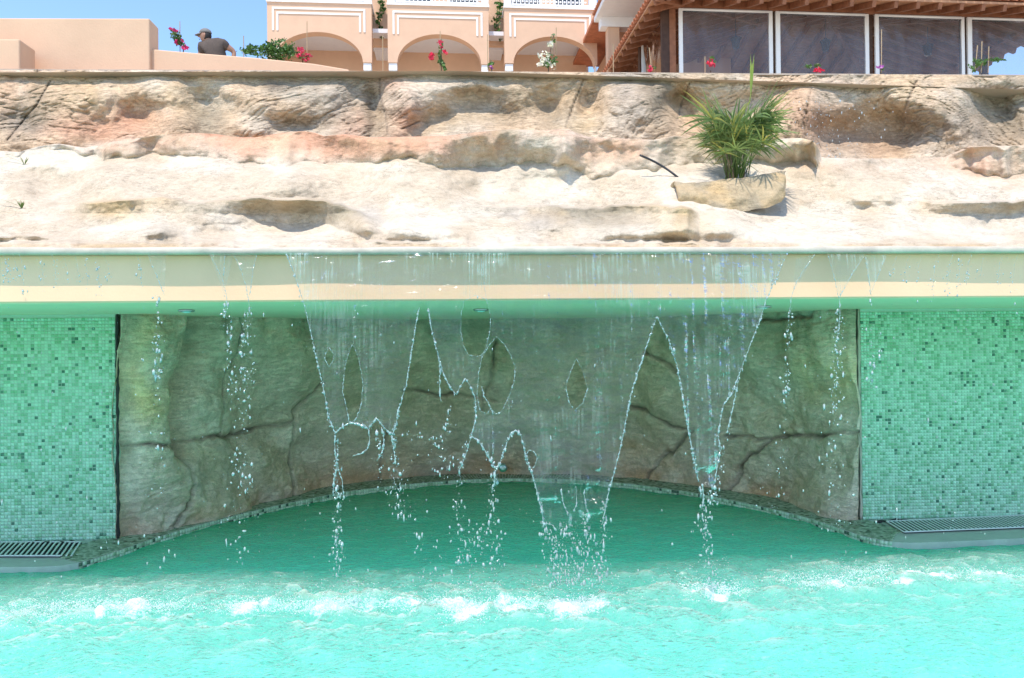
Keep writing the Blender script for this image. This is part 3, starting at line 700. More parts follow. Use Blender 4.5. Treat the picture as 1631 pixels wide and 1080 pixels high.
cc = blend(cc, c_olv*1.2, .38*sstep(.0, .6, fbm(P3(PXG*.007, py*.010, 5+0*py), 4, 223)))
for (cx, cyy, sx, sy, cc_, a) in ((110, 205, 40, 20, c_pink, .6), (180, 200, 50, 24, c_pink, .75), (20, 150, 40, 30, c_pink, .35), (30, 200, 40, 24, c_gry*.7, .6), (60, 170, 26, 30, c_olv*.8, .6), (130, 140, 24, 20, c_och, .5), (330, 190, 30, 26, c_olv, .7), (290, 165, 30, 26, c_och, .45),
                                  (440, 125, 22, 9, c_drk, .8), (470, 190, 50, 16, c_olv*.9, .7), (520, 150, 40, 26, c_gry, .5), (560, 140, 26, 16, c_drk, .35), (560, 195, 24, 26, c_pink, .6), (585, 180, 12, 40, c_olv*.8, .7), (640, 185, 20, 36, c_pink, .65), (620, 140, 22, 22, c_pink, .4), (770, 165, 60, 34, c_olv*.85, .75),
                                  (720, 190, 40, 18, c_och, .4), (880, 185, 40, 30, c_olv, .6), (860, 150, 60, 14, c_och, .4), (940, 200, 30, 18, c_och*.9, .5), (1000, 160, 26, 40, c_gry, .45), (1050, 165, 22, 44, c_olv*.7, .75), (1110, 180, 24, 40, c_och, .6), (1130, 200, 40, 20, c_pink, .5), (1240, 160, 30, 30, c_pink, .35),
                                  (1290, 190, 26, 40, c_pink, .55), (1330, 180, 50, 50, np.array((.34, .20, .12)), .75), (1400, 220, 70, 26, np.array((.36, .23, .15)), .8), (1470, 200, 40, 26, c_olv*.75, .6), (1590, 160, 50, 40, c_olv*.75, .7), (1540, 190, 40, 30, c_gry*.8, .5), (1440, 145, 40, 16, c_och, .35), (1620, 210, 30, 26, c_olv*.6, .5), (240, 190, 40, 26, c_pink, .3)):
    cc = blend(cc, cc_, a*(.45+.6*n2)*gauss(qx_, qy_, cx, cyy, sx*1.2, sy*1.2))
cc = blend(cc, c_drk*1.8, .5*ccr); cc = blend(cc, c_olv*.7, .25*stri)
cc = np.concatenate([cc]+[cc[:, -1:]]*3, 1)
cliff = mesh_obj('rock_cliff', CP.reshape(-1, 3), grid_faces(NU, NVC+3), M['cliff'], smooth=True, colors=cc.reshape(-1, 3))
tag(cliff, 'bulging pink, ochre and grey artificial rock face under the thin coping', 'rock cliff')
# coping on the cliff: separate slabs
cop = empty('cliff_coping', V(at(815, 113, 1.40))); tag(cop, 'thin brown stone coping running along the top of the rock face', 'coping')
xa = at(-330, 110, 1.38); xb = at(1960, 123, 1.38); nS = 26; o = np.array(cop.location)
for i in range(nS):
    a = xa+(xb-xa)*(i/nS)-o; b = xa+(xb-xa)*((i+1)/nS)-o
    dz = random.uniform(-.002, .002)
    mb = MB(); zt_ = .006+dz; g = .002
    mb.add([(a[0]+g, -.035, a[2]+zt_), (b[0]-g, -.035, b[2]+zt_), (b[0]-g, .55, b[2]+zt_), (a[0]+g, .55, a[2]+zt_),
            (a[0]+g, -.035, a[2]+zt_-.016), (b[0]-g, -.035, b[2]+zt_-.016), (b[0]-g, .55, b[2]+zt_-.016), (a[0]+g, .55, a[2]+zt_-.016)],
           [(0, 1, 2, 3), (7, 6, 5, 4), (4, 5, 1, 0), (5, 6, 2, 1), (6, 7, 3, 2), (7, 4, 0, 3)])
    mb.build('coping_stone', M['stone_coping'], cop, bevel=.003)

# ------------------------------------------------------------------ rock planter with palm
rimp = np.array([(1073, 291), (1085, 293), (1110, 293), (1140, 290), (1165, 287), (1190, 283), (1220, 277), (1245, 272), (1253, 273)], float)
botp = np.array([(1077, 322), (1088, 330), (1110, 333), (1140, 334), (1165, 337), (1190, 338), (1220, 332), (1245, 320), (1250, 312)], float)
k = np.linspace(0, 1, 70)
rx = np.interp(k, np.linspace(0, 1, 9), rimp[:, 0]); ry = np.interp(k, np.linspace(0, 1, 9), rimp[:, 1])
bx_ = np.interp(k, np.linspace(0, 1, 9), botp[:, 0]); by_ = np.interp(k, np.linspace(0, 1, 9), botp[:, 1])
bulge = np.clip(np.sin(np.pi*k), 0, 1)**.3
Yr = -.27-.09*bulge; Yb_ = -.40-.07*bulge
rows = []
ns = 26
for j in range(ns):
    t = j/(ns-1); x = bx_*(1-t)+rx*t; y = by_*(1-t)+ry*t; Y = Yb_*(1-t)+Yr*t-.05*np.sin(np.pi*t)
    rows.append(at(x, y, Y))
PLR = np.stack(rows, 1)
rtop = PLR[:, -1]
r2 = rtop+np.array([0, .05, .004]); r3 = rtop+np.array([0, .09, -.012]); r4 = rtop+np.array([0, .11, -.08]); r5 = rtop*[1, 0, 1]+[0, .25, -.08]
PLR = np.concatenate([PLR, r2[:, None], r3[:, None], r4[:, None]], 1)
fd = fbm(PLR*7, 4, 231)
PLR[..., 1] -= .03*fd; PLR[..., 2] += .012*fbm(PLR*5, 3, 233)
pc = blend(np.zeros(PLR.shape)+np.array((.47, .36, .22)), c_och, .25+.8*fbm(PLR*5, 4, 235)); pc = blend(pc, c_olv, .2+.9*fbm(PLR*6+9, 4, 237))
planter = mesh_obj('rock_planter', PLR.reshape(-1, 3), grid_faces(70, PLR.shape[1]), M['slope'], smooth=True, colors=pc.reshape(-1, 3))
tag(planter, 'ochre rock trough built into the slope holding the palm', 'planter')
sv = np.concatenate([r4+[0, -.02, .045], r5+[0, 0, .07]]); sf = [(i, i+1, 70+i+1, 70+i) for i in range(69)]
mesh_obj('soil', sv, sf, M['soil'], planter)

def blade(mb, cl, p, d, L_, w, droop, c, n=5, up=(0, 0, 1)):
    """thin folded blade; appended to MB + colour list"""
    p = V(p); d = V(d).normalized(); side = d.cross(Vector(up))
    side = side.normalized() if side.length > 1e-4 else Vector((1, 0, 0))
    nrm = side.cross(d).normalized()
    vv = []
    for i in range(n+1):
        t = i/n; q = p+d*(L_*t)+Vector((0, 0, -1))*(droop*L_*t*t)
        ww = w*(min(1, .35+2.2*t))*(1-t**2.2)+.0004
        vv += [q-side*ww/2, q-nrm*ww*.18, q+side*ww/2]
    ff = []
    for i in range(n):
        a = i*3; ff += [(a, a+1, a+4, a+3), (a+1, a+2, a+5, a+4)]
    mb.add(vv, ff); cl += [c]*len(vv)
def frond_mesh(seed, L_stem, L_leaf, nl):
    random.seed(seed); mb = MB(); cl = []
    g = random.uniform(.75, 1.25)
    pts = [(0, 0, 0), (0, .02*L_stem, L_stem*.5), (0, .10*L_stem, L_stem)]
    mb.tube(pts, [.0035, .0028, .002], 4); cl += [(g*1.1, g*1.1, g*.9)]*12
    for i in range(nl):
        a = (i/(nl-1)-.5)*R(185)+random.uniform(-.06, .06)
        d = (math.sin(a), .25+.25*random.random(), math.cos(a))
        L_ = L_leaf*(.72+.28*math.cos(a))*random.uniform(.85, 1.1)
        h = g*random.uniform(.7, 1.35); yl_ = random.random() < .12
        c = (h*(1.9 if yl_ else 1), h*(1.3 if yl_ else 1), h*.9)
        blade(mb, cl, pts[-1], d, L_, .0145, random.uniform(.05, .45), c, 5, (0, 1, 0))
    me = bpy.data.meshes.new('frond'); me.from_pydata(mb.v, [], mb.f)
    a_ = me.color_attributes.new('Col', 'FLOAT_COLOR', 'POINT')
    a_.data.foreach_set('color', np.concatenate([np.array(cl), np.ones((len(cl), 1))], 1).astype(np.float32).ravel())
    me.polygons.foreach_set('use_smooth', np.ones(len(me.polygons), bool)); me.materials.append(M['palm_leaf']); return me
pb = at(1172, 285, -.20)
palm = empty('fan_palm', V(pb)); tag(palm, 'bushy green dwarf fan palm growing in the rock trough', 'palm')
fms = [frond_mesh(300+i, random.uniform(.26, .36), random.uniform(.25, .32), 11) for i in range(7)]
random.seed(21)
for i in range(72):
    o = bpy.data.objects.new('frond', fms[i % 7]); link(o, palm)
    az = random.uniform(0, 2*math.pi); el = R(90)-abs(random.gauss(0, .34)); el = max(el, R(12))
    s = random.uniform(.58, 1.0)*(1.16 if el > R(50) else .98)
    o.location = (random.gauss(0, .035), random.gauss(0, .03), random.uniform(-.02, .02))
    tilt = math.pi/2-el
    o.rotation_euler = (Matrix.Rotation(az, 3, 'Z') @ Matrix.Rotation(-tilt, 3, 'X') @ Matrix.Rotation(random.uniform(-.9, .9), 3, 'Z')).to_euler()
    o.scale = (s, s, s)
for i in range(7):
    a = random.uniform(0, 6.28); x, y = .04*math.cos(a), .03*math.sin(a)
    MB().tube([(x, y, -.05), (x*1.4, y*1.4, .05), (x*2.0, y*2, .16)], [.010, .008, .004], 6).build('stem', M['stem'], palm)
sp_b = np.array(palm.location); top = at(1200, 82, -.20)-sp_b; midp = at(1196, 150, -.20)-sp_b
mb = MB(); cl = []
mb.tube([(0.02, 0, .1), V(midp)*.6, V(midp)], .003, 4); cl += [(1.6, 1.5, .8)]*12
for i in range(9):
    d = (V(top)-V(midp)).normalized()+Vector((random.uniform(-.10, .10), random.uniform(-.1, .1), 0))
    blade(mb, cl, V(midp), d, (V(top)-V(midp)).length*random.uniform(.7, 1.0), .011, 0.0, (1.7, 1.5, .8), 5, (0, 1, 0))
mesh_obj('young_spear', np.array(mb.v), mb.f, M['palm_leaf'], palm, colors=np.array(cl))['label'] = 'tall yellow green unopened spear'

# hose
hp = [at(1019, 247, -.02), at(1040, 256, -.02), at(1062, 269, -.04), at(1078, 281, -.08), at(1087, 290, -.05), at(1092, 297, .0)]
t = np.linspace(0, 1, 24); H_ = np.stack([np.interp(t, np.linspace(0, 1, 6), np.array(hp)[:, k]) for k in range(3)], 1)
for _ in range(3): H_[1:-1] = (H_[:-2]+2*H_[1:-1]+H_[2:])/4
tag(MB().tube(H_, .0075, 8).build('hose', M['hose'], smooth=True), 'black irrigation pipe sticking out beside the rock trough', 'hose')

# grass tufts + loose stems on the left
def surface_Y(px_, py_):
    i = int(np.argmin(abs(pxs-px_))); cols_ = SP[i, :NVS]; yy = px_of(cols_)[1]; j = int(np.argmin(abs(yy-py_))); return cols_[j]
for (px_, py_, n_, L_, lb) in ((38, 262, 9, .085, 'upper small green grass tuft growing from the pale rock at the left edge'), (34, 332, 12, .08, 'lower small green grass tuft growing from the pale rock at the left edge')):
    p = surface_Y(px_, py_); mb = MB(); cl = []
    for i in range(n_):
        a = random.uniform(0, 6.28); blade(mb, cl, p+np.array([0, 0, -.005]), (math.cos(a)*.5, -abs(math.sin(a))*.4, 1), L_*random.uniform(.5, 1), .006, .2, (1, 1, 1), 4)
    p0 = surface_Y(px_-40, py_-12)
    blade(mb, cl, p+np.array([0, -.01, .006]), V(p0+np.array([0, -.03, .03])-p), .22, .006, .05, (.9, .8, .5), 5)
    o = mesh_obj('grass_tuft', np.array(mb.v), mb.f, M['grass'], colors=np.array(cl)); tag(o, lb, 'grass tuft')

# ================================================================== PEACH WALLS
def wall_prism(name, top_pts, Y, thick, zb, label, cat='wall', mat='stucco'):
    P = [at(x, y, Y) for x, y in top_pts]; v = []; m = len(P)
    for q in P: v += [(q[0], Y, q[2]), (q[0], Y, zb), (q[0], Y+thick, q[2]), (q[0], Y+thick, zb)]
    f = []
    for i in range(m-1):
        a = i*4; b = a+4; f += [(a+1, b+1, b, a), (a, b, b+2, a+2), (a+2, b+2, b+3, a+3)]
    f += [(0, 2, 3, 1), ((m-1)*4, (m-1)*4+1, (m-1)*4+3, (m-1)*4+2)]
    o = mesh_obj(name, np.array(v), f, M[mat])
    b_ = o.modifiers.new('bevel', 'BEVEL'); b_.width = .012; b_.segments = 2; b_.limit_method = 'ANGLE'
    return tag(o, label, cat)
wall_prism('parapet_wall', [(-420, 27), (238, 29)], 2.05, .22, 3.3, 'tall peach stucco parapet with a stepped right end, behind the low block', 'parapet')
wall_prism('stair_wall', [(232, 77), (300, 83), (400, 91), (500, 101), (556, 110.5)], 2.10, .20, 3.3, 'low peach stucco wall sloping down to the right in front of the man', 'sloping wall')
wall_prism('wall_block', [(-420, 60), (31, 62)], 1.72, .25, 3.3, 'short peach stucco block at the left edge in front of the parapet', 'low wall')

# ================================================================== PERSON
def skin_body(name, joints, edges, radii, mat, parent, sub=2):
    me = bpy.data.meshes.new(name); me.from_pydata([tuple(j) for j in joints], edges, []); me.materials.append(mat)
    o = link(bpy.data.objects.new(name, me), parent)
    o.modifiers.new('skin', 'SKIN')
    for i, r in enumerate(radii):
        sv_ = me.skin_vertices[0].data[i]; sv_.radius = (r, r) if not hasattr(r, '__len__') else r
    me.skin_vertices[0].data[0].use_root = True
    s_ = o.modifiers.new('sub', 'SUBSURF'); s_.levels = sub; s_.render_levels = sub
    me.polygons.foreach_set('use_smooth', np.ones(len(me.polygons), bool)) if len(me.polygons) else None
    o.modifiers['skin'].use_smooth_shade = True
    return o
YP = 8.9
hd = at(329, 58, YP)
man = empty('person', (hd[0]+.12, YP, hd[2]-1.58)); tag(man, 'man in a grey cap and dark t-shirt bending over behind the sloping peach wall', 'person')
o_ = np.array(man.location)
def J(px_, py_, dy=0.0): return at(px_, py_, YP+dy)-o_
pel = J(352, 116); chest = J(344, 84); up_ = J(338, 72); nk = J(333, 67); skl = J(327, 57)
shL = J(323, 73, .05); elL = J(318, 100, .12); haL = J(306, 118, .1)
shR = J(356, 71, -.02); elR = J(373, 82, .05); haR = J(371, 105, .02)
kneeL = pel+np.array([-.12, .02, -.45]); footL = pel+np.array([-.10, .1, -.86]); kneeR = pel+np.array([.10, .0, -.45]); footR = pel+np.array([.14, .08, -.86])
hipL = pel+np.array([-.09, 0, -.04]); hipR = pel+np.array([.09, 0, -.04])
toeL = footL+np.array([-.13, -.05, -.03]); toeR = footR+np.array([-.13, -.05, -.03])
jn = [pel, chest, up_, nk, skl, shL, elL, haL, shR, elR, haR, hipL, kneeL, footL, toeL, hipR, kneeR, footR, toeR]
ed = [(0, 1), (1, 2), (2, 3), (3, 4), (2, 5), (5, 6), (6, 7), (2, 8), (8, 9), (9, 10), (0, 11), (11, 12), (12, 13), (13, 14), (0, 15), (15, 16), (16, 17), (17, 18)]
ra = [.15, .155, .13, .055, .07, .075, .045, .035, .075, .045, .035, .10, .065, .045, .04, .10, .065, .045, .04]
skin_body('body', jn, ed, ra, M['skin'], man)
# hands: five fingers each
for (ha, el_) in ((haL, elL), (haR, elR)):
    dv = (ha-el_); dv = dv/np.linalg.norm(dv); sd = np.cross(dv, [0, 1, 0]); sd = sd/np.linalg.norm(sd); pts = [ha, ha+dv*.08]; e = [(0, 1)]; r_ = [.028, .032]
    for q in range(5):
        sp_ = (q-2)*.018 if q else -.03
        b_ = len(pts); L_ = (.05, .072, .08, .074, .058)[q]
        s0_ = ha+dv*(.03 if q == 0 else .085)+sd*sp_; d2 = dv+(sd*-.8 if q == 0 else 0)
        pts += [s0_, s0_+d2*L_*.5, s0_+d2*L_+np.array([0, -.015, 0])]; e += [(1, b_), (b_, b_+1), (b_+1, b_+2)]; r_ += [.010, .009, .008]
    skin_body('hand', pts, e, r_, M['skin'], man, 1)
# head: face profile turned to the left
def uvs(c, r, mat, name, nseg=20, nring=14, fn=None, parent=man):
    v = []; f = []
    for i in range(nring+1):
        th = math.pi*i/nring
        for j in range(nseg):
            ph = 2*math.pi*j/nseg; q = np.array([math.sin(th)*math.cos(ph), math.sin(th)*math.sin(ph), math.cos(th)])
            if fn is not None: q = fn(q)
            v.append(np.array(c)+q*np.array(r))
    for i in range(nring):
        for j in range(nseg):
            a = i*nseg+j; b = i*nseg+(j+1) % nseg; f.append((a, a+nseg, b+nseg, b))
    return mesh_obj(name, np.array(v), f, mat, parent, True)
def headshape(q):
    q = q.copy()
    if q[2] < -.1: q[0] = q[0]*(1-.12*(-q[2]))-.16*(-q[2]); q[1] *= 1-.3*(-q[2])
    return q
ctr = skl+np.array([0, 0, .0])
uvs(ctr, (.095, .078, .115), M['skin'], 'head', fn=headshape)
MB().tube([ctr+[-.092, 0, .015], ctr+[-.118, 0, -.022], ctr+[-.095, 0, -.03]], [.008, .015, .006], 8).build('nose', M['skin'], man, smooth=True)
for s_ in (-1, 1):
    uvs(ctr+np.array([-.083, s_*.032, .008]), (.008, .011, .007), M['black'], 'eye', 8, 6)
    uvs(ctr+np.array([.01, s_*.078, -.005]), (.018, .010, .03), M['skin'], 'ear', 10, 8)
MB().tube([ctr+[-.098, -.022, -.062], ctr+[-.104, 0, -.062], ctr+[-.098, .022, -.062]], .005, 6).build('mouth', M['hair'], man)
uvs(ctr+np.array([.018, 0, .0]), (.088, .082, .098), M['hair'], 'hair', fn=lambda q: q if q[0] > -.25 or q[2] > .2 else q*np.array([.2, .8, .8]))
uvs(ctr+np.array([.004, 0, .045]), (.106, .088, .085), M['cap'], 'cap', fn=lambda q: q*np.array([1, 1, 1 if q[2] > 0 else .18]))
vz = []; fz = []
for i in range(9):
    a = (i/8-.5)*2.2
    vz += [ctr+np.array([-.09*math.cos(a)-.004, .085*math.sin(a), .04]), ctr+np.array([-.185*math.cos(a)+.02*abs(math.sin(a)), .085*math.sin(a), .012]),
           ctr+np.array([-.185*math.cos(a)+.02*abs(math.sin(a)), .085*math.sin(a), .006]), ctr+np.array([-.09*math.cos(a)-.004, .085*math.sin(a), .032])]
for i in range(8):
    for q in range(4): fz.append((i*4+q, i*4+(q+1) % 4, i*4+4+(q+1) % 4, i*4+4+q))
mesh_obj('cap_visor', np.array(vz), fz, M['cap'], man)
mid_ul = shL*.45+elL*.55; mid_ur = shR*.45+elR*.55
skin_body('t_shirt', [pel*.9+chest*.1, chest, up_, shL, mid_ul, shR, mid_ur, up_*.5+nk*.5], [(0, 1), (1, 2), (2, 3), (3, 4), (2, 5), (5, 6), (2, 7)], [.175, .185, .155, .10, .085, .10, .085, .085], M['shirt'], man)
skin_body('trousers', [pel*.96+chest*.04, hipL, kneeL, footL+[0, 0, .06], hipR, kneeR, footR+[0, 0, .06]], [(0, 1), (1, 2), (2, 3), (0, 4), (4, 5), (5, 6)], [.165, .115, .08, .07, .115, .08, .07], M['trousers'], man)

# ================================================================== FRAME helper for rotated buildings
class Frame:
    def __init__(s, name, px_, py_, Y, rot, label, cat):
        s.o = at(px_, py_, Y); s.a = rot; s.ex = np.array([math.cos(rot), math.sin(rot), 0]); s.ey = np.array([-math.sin(rot), math.cos(rot), 0])
        s.root = empty(name, V(s.o), rot); tag(s.root, label, cat)
    def p(s, px_, py_, yo=0.0):
        d = ray(px_, py_); t_ = (yo-(CAM-s.o)@s.ey)/(d@s.ey); w_ = CAM+d*t_-s.o
        return np.array([w_@s.ex, yo, w_[2]])
    def x(s, px_, py_, yo=0.0): return s.p(px_, py_, yo)[0]
    def z(s, px_, py_, yo=0.0): return s.p(px_, py_, yo)[2]

# ------------------------------------------------------------------ arcade building
B = Frame('arcade_building', 425, 108, 17.6, R(.9), 'peach hotel building with three white lined arches and balcony railings', 'building')
br = B.root
ZG = -2.9       # ground level relative to frame origin
bays = [dict(x0=425.5, x1=592, s0=436, s1=578, sy=98, ay=51, top=4), dict(x0=617.5, x1=778.5, s0=633, s1=766.5, sy=101, ay=54.5, top=10), dict(x0=803.5, x1=951, s0=818, s1=948, sy=102, ay=58, top=14)]
TH = .32
ztop_all = B.z(700, 10)
for bi, b in enumerate(bays):
    xm = (b['x0']+b['x1'])/2
    x0 = B.x(b['x0'], 60); x1 = B.x(b['x1'], 60); s0_ = B.x(b['s0'], b['sy']); s1_ = B.x(b['s1'], b['sy'])
    zs = B.z(xm, b['sy']); za = B.z(xm, b['ay']); zt_ = ztop_all
    n = 36; A = [(s0_+(s1_-s0_)*(.5-.5*math.cos(math.pi*i/n)), zs+(za-zs)*math.sin(math.pi*i/n)) for i in range(n+1)]
    vv = []; ff = []
    for (x, z) in A: vv += [(x, 0, z), (x, 0, zt_), (x, TH, z), (x, TH, zt_)]
    for i in range(n):
        a = 4*i; c = a+4; ff += [(a, c, c+1, a+1), (a+2, a+3, c+3, c+2), (a, a+2, c+2, c)]
    mb = MB().add(vv, ff)
    # piers each side
    for xa_, xb_ in ((x0, s0_), (s1_, x1)): mb.box(xa_, xb_, 0, TH, zs, zt_)
    mb.build('arch_wall', M['stucco'], br)
    for xa_, xb_ in ((x0+.02, s0_-.01), (s1_+.01, x1-.02)):
        mb = MB(); mb.box(xa_, xb_, .03, TH-.03, zs-.22, zs-.002); mb.build('capital', M['stucco_white'], br, bevel=.015)
        MB().box(xa_+.03, xb_-.03, .05, TH-.05, ZG, zs-.222).build('column', M['stucco_white'], br)
    # relief bands
    for (dx, dyt, lowz) in ((8, 9, 46), (15, 16.5, 46)):
        xa_ = B.x(b['x0']+dx, 40); xb_ = B.x(b['x1']-dx-2, 40); zt2 = B.z(xm, b['top']+dyt); zb2 = B.z(xm, b['top']+lowz); w_ = .052
        MB().box(xa_, xb_, -.018, .003, zt2-w_, zt2).build('relief_band', M['stucco_white'], br)
        for x_ in (xa_, xb_-w_): MB().box(x_, x_+w_, -.0175, .003, zb2, zt2-w_-.001).build('relief_band', M['stucco_white'], br)
    # balcony: floor edge, corner posts, railing, wall behind
    MB().box(x0-.02, x1+.02, -.04, 1.6, zt_, zt_+.06).build('balcony_floor', M['stucco_white'], br)
    for xa_ in (x0+.0, x1-.2): MB().box(xa_, xa_+.2, .02, .22, zt_+.06, zt_+1.15).build('balcony_post', M['stucco_white'], br)
    rl = empty('railing'); rl.parent = br
    MB().box(x0+.2, x1-.2, .09, .13, zt_+.14, zt_+.18).build('bottom_rail', M['stucco_white'], rl)
    MB().box(x0+.2, x1-.2, .08, .14, zt_+1.0, zt_+1.06).build('top_rail', M['stucco_white'], rl)
    nbal = int((x1-x0-.4)/.125)
    bm_ = MB().box(-.013, .013, .098, .122, zt_+.18, zt_+1.0)
    for q in range(5): bm_.lathe([(.03, 0), (.034, .02), (.03, .04)], (.062, .11, zt_+.24+q*.15), 8)
    bo = bm_.build('baluster', M['stucco_white'], rl)
    for i in range(nbal):
        o = bo if i == 0 else link(bo.copy(), rl); o.location = (x0+.25+i*.125, 0, 0)
    MB().box(x0-.05, x1+.05, 1.6, 1.8, zt_-.3, zt_+3.2).build('upper_wall', M['stucco'], br)
    for k_ in range(2):
        xd = x0+.35+k_*(x1-x0)*.48; d_ = MB().box(xd, xd+.95, 1.55, 1.61, zt_+.06, zt_+2.2).build('balcony_door', M['stucco_white'], br)
        MB().box(xd+.08, xd+.87, 1.53, 1.551, zt_+.15, zt_+2.1).build('pane', M['glass_dark'], d_)
    if bi < 2:   # recessed strip to the next bay
        nx0 = B.x(bays[bi+1]['x0'], 60); zc = B.z(xm+90, 57)
        MB().box(x1-.05, nx0+.05, .75, .95, zc, zt_+2.6).build('recessed_wall', M['stucco'], br)
        MB().box(x1-.02, nx0+.02, .9, 2.6, zc-.06, zc+.0).build('porch_soffit', M['porch_white'], br)
xl_ = B.x(425.5, 60); xr_ = B.x(951, 60)
zc = B.z(700, 54)+.12
MB().box(xl_+.1, xr_, TH+.002, 2.7, zc, zc+.12).build('porch_ceiling', M['porch_white'], br)
MB().box(xl_+.1, xr_+.2, 2.5, 2.7, ZG, zc-.001).build('porch_wall', M['stucco'], br)
MB().box(xl_, xl_+.1, TH+.001, 2.7, ZG, zc+.9).build('end_wall', M['stucco'], br)
MB().box(xl_-.6, xr_+.2, -2.5, 2.7, ZG-.3, ZG).build('porch_floor', M['stucco_white'], br)
MB().box(xl_-.001, xr_, 1.81, 8, ZG, ztop_all+3.2).build('rear_block', M['stucco'], br)
for (a, b_) in ((524, 568), (650, 734), (838, 912)):
    xa_ = B.x(a, 103, 2.5); xb_ = B.x(b_, 103, 2.5); zd = B.z((a+b_)/2, 102.5, 2.5)
    d_ = MB().box(xa_, xb_, 2.44, 2.498, ZG, zd).build('porch_door', M['stucco_white'], br)
    MB().box(xa_+.1, xb_-.1, 2.42, 2.441, ZG+.1, zd-.12).build('pane', M['glass_dark'], d_)
def lantern(px_, py_, lb):
    c = B.o+np.array([*(B.ex*B.p(px_, py_, 2.1)[0]+B.ey*2.1)[:2], B.p(px_, py_, 2.1)[2]])
    r = empty('wall_lantern', V(c)); tag(r, lb, 'lantern', 'black lanterns on the porch wall')
    MB().lathe([(.07, .12), (.13, .10), (.02, .20), (.012, .26)][::1], (0, 0, 0), 8).build('lantern_roof', M['black'], r)
    MB().lathe([(.055, -.14), (.085, -.10), (.105, .09), (.06, .10)], (0, 0, 0), 6).build('lantern_glass', M['glass_dark'], r)
    mb = MB()
    for i in range(6):
        a = math.pi*i/3; mb.bar((.085*math.cos(a), .085*math.sin(a), -.11), (.107*math.cos(a), .107*math.sin(a), .10), .016, .016)
    mb.bar((0, 0, .24), (0, .42, .24), .02, .02); mb.build('lantern_frame', M['black'], r)
lantern(525.5, 95, 'black wall lantern under the first arch from the left')
lantern(692, 100, 'black wall lantern under the middle arch beside the red flowers')
lantern(878, 101, 'black wall lantern under the right arch behind the cream flowers')

# ------------------------------------------------------------------ side wing with eave, right of the arches
Wg = Frame('house_wing', 962, 108, 15.5, R(1.0), 'peach house wing with white soffit between the arches and the wooden pavilion', 'house')
wr = Wg.root
wp = Wg.p(946, 36, .45); wx, wz_ = wp[0], wp[2]
MB().box(wx, wx+4, -3.2, .45, wz_, wz_+.14).build('eave_soffit', M['stucco_white'], wr, bevel=.01)
MB().box(wx+.12, wx+4, .05, .40, wz_-.26, wz_-.001).build('beam', M['stucco_white'], wr)
MB().box(wx+.30, wx+.62, .08, .38, -3, wz_-.262).build('column', M['stucco'], wr, bevel=.01)
MB().box(wx+.80, wx+4, .9, 4.2, -3, wz_-.001).build('wall', M['stucco'], wr)
MB().box(wx+.02, wx+4, -3.1, 4.2, wz_+.141, wz_+.24).build('roof', M['roof_tile'], wr)
def half_tile(L_=.42, r=.085, n=6):
    v = []; f = []
    for (y, rr) in ((0, r), (L_, r*.85)):
        for q in (rr, rr-.014):
            for i in range(n+1):
                a = math.pi*i/n; v.append((q*math.cos(a), y, q*math.sin(a)))
    m = n+1
    for i in range(n):
        f += [(i, i+1, 2*m+i+1, 2*m+i), (m+i+1, m+i, 3*m+i, 3*m+i+1), (i+1, i, m+i, m+i+1)]
    me = bpy.data.meshes.new('roof_tile'); me.from_pydata(v, [], f); me.materials.append(M['roof_tile'])
    me.polygons.foreach_set('use_smooth', np.ones(len(me.polygons), bool)); return me
HT = half_tile()
for i in range(24):
    o = link(bpy.data.objects.new('roof_tile', HT), wr); o.location = (wx-.05, -3.1+i*.148, wz_+.15); o.rotation_euler = (R(14), 0, R(-90)); o.scale = (.8, 1, .8)

# ------------------------------------------------------------------ wooden pavilion
Pv = Frame('pavilion', 1061, 18, 11.75, R(1.5), 'wooden pavilion with terracotta tiled roof and clear roll-down plastic walls', 'pavilion')
pr = Pv.root
zg = -3.0; LX = 9.0; DY = 6.2; OV = .85; OL = .45; SL = math.tan(R(17))
ztb = Pv.z(1155, 16)             # top of the curtains
ze = ztb+.10+.10-OV*SL                    # eave underside
X0, X1, Y0, Y1 = -OL, LX+OL, -OV, DY+OV
half = (Y1-Y0)/2; rz = ze+half*SL; rx0, rx1 = X0+half, X1-half; ym = (Y0+Y1)/2
def roofz(x, y): return ze+min(x-X0, X1-x, y-Y0, Y1-y)*SL
mb = MB()
Cn = [(X0, Y0, ze), (X1, Y0, ze), (X1, Y1, ze), (X0, Y1, ze), (rx0, ym, rz), (rx1, ym, rz)]
Ct = [(x, y, z+.05) for x, y, z in Cn]
mb.add(Cn+Ct, [(0, 4, 5, 1), (1, 5, 2), (2, 5, 4, 3), (3, 4, 0), (6, 7, 11, 10), (7, 8, 11), (8, 9, 10, 11), (9, 6, 10), (0, 1, 7, 6), (1, 2, 8, 7), (2, 3, 9, 8), (3, 0, 6, 9)])
roof = mb.build('roof_deck', M['board'], pr)
mb = MB()
for k in range(int((Y1-Y0)/.11)):      # board joints as thin battens under the deck
    y = Y0+.05+k*.11; a, b = X0+max(0, 0)+(min(y-Y0, Y1-y)), X1-(min(y-Y0, Y1-y))
    z = ze+min(y-Y0, Y1-y)*SL-.004; mb.bar((a+.05, y, z), (b-.05, y, z), .012, .008)
for k in range(int((rx0-X0)/.11)):
    x = X0+.05+k*.11; z = ze+(x-X0)*SL-.004
    mb.bar((x, Y0+(x-X0)+.05, z), (x, Y1-(x-X0)-.05, z), .012, .008); mb.bar((X1-(x-X0), Y0+(x-X0)+.05, z), (X1-(x-X0), Y1-(x-X0)-.05, z), .012, .008)
ob = mb.build('ceiling_batten', M['board'], pr); ob['kind'] = 'stuff'
def rafter(x0, y0, x1, y1):
    a = np.array((x0, y0, roofz(x0, y0)-.075)); b = np.array((x1, y1, roofz(x1, y1)-.075)); MB().bar(a, b, .085, .13).build('rafter', M['wood'], pr)
k = 0; x = X0+.28
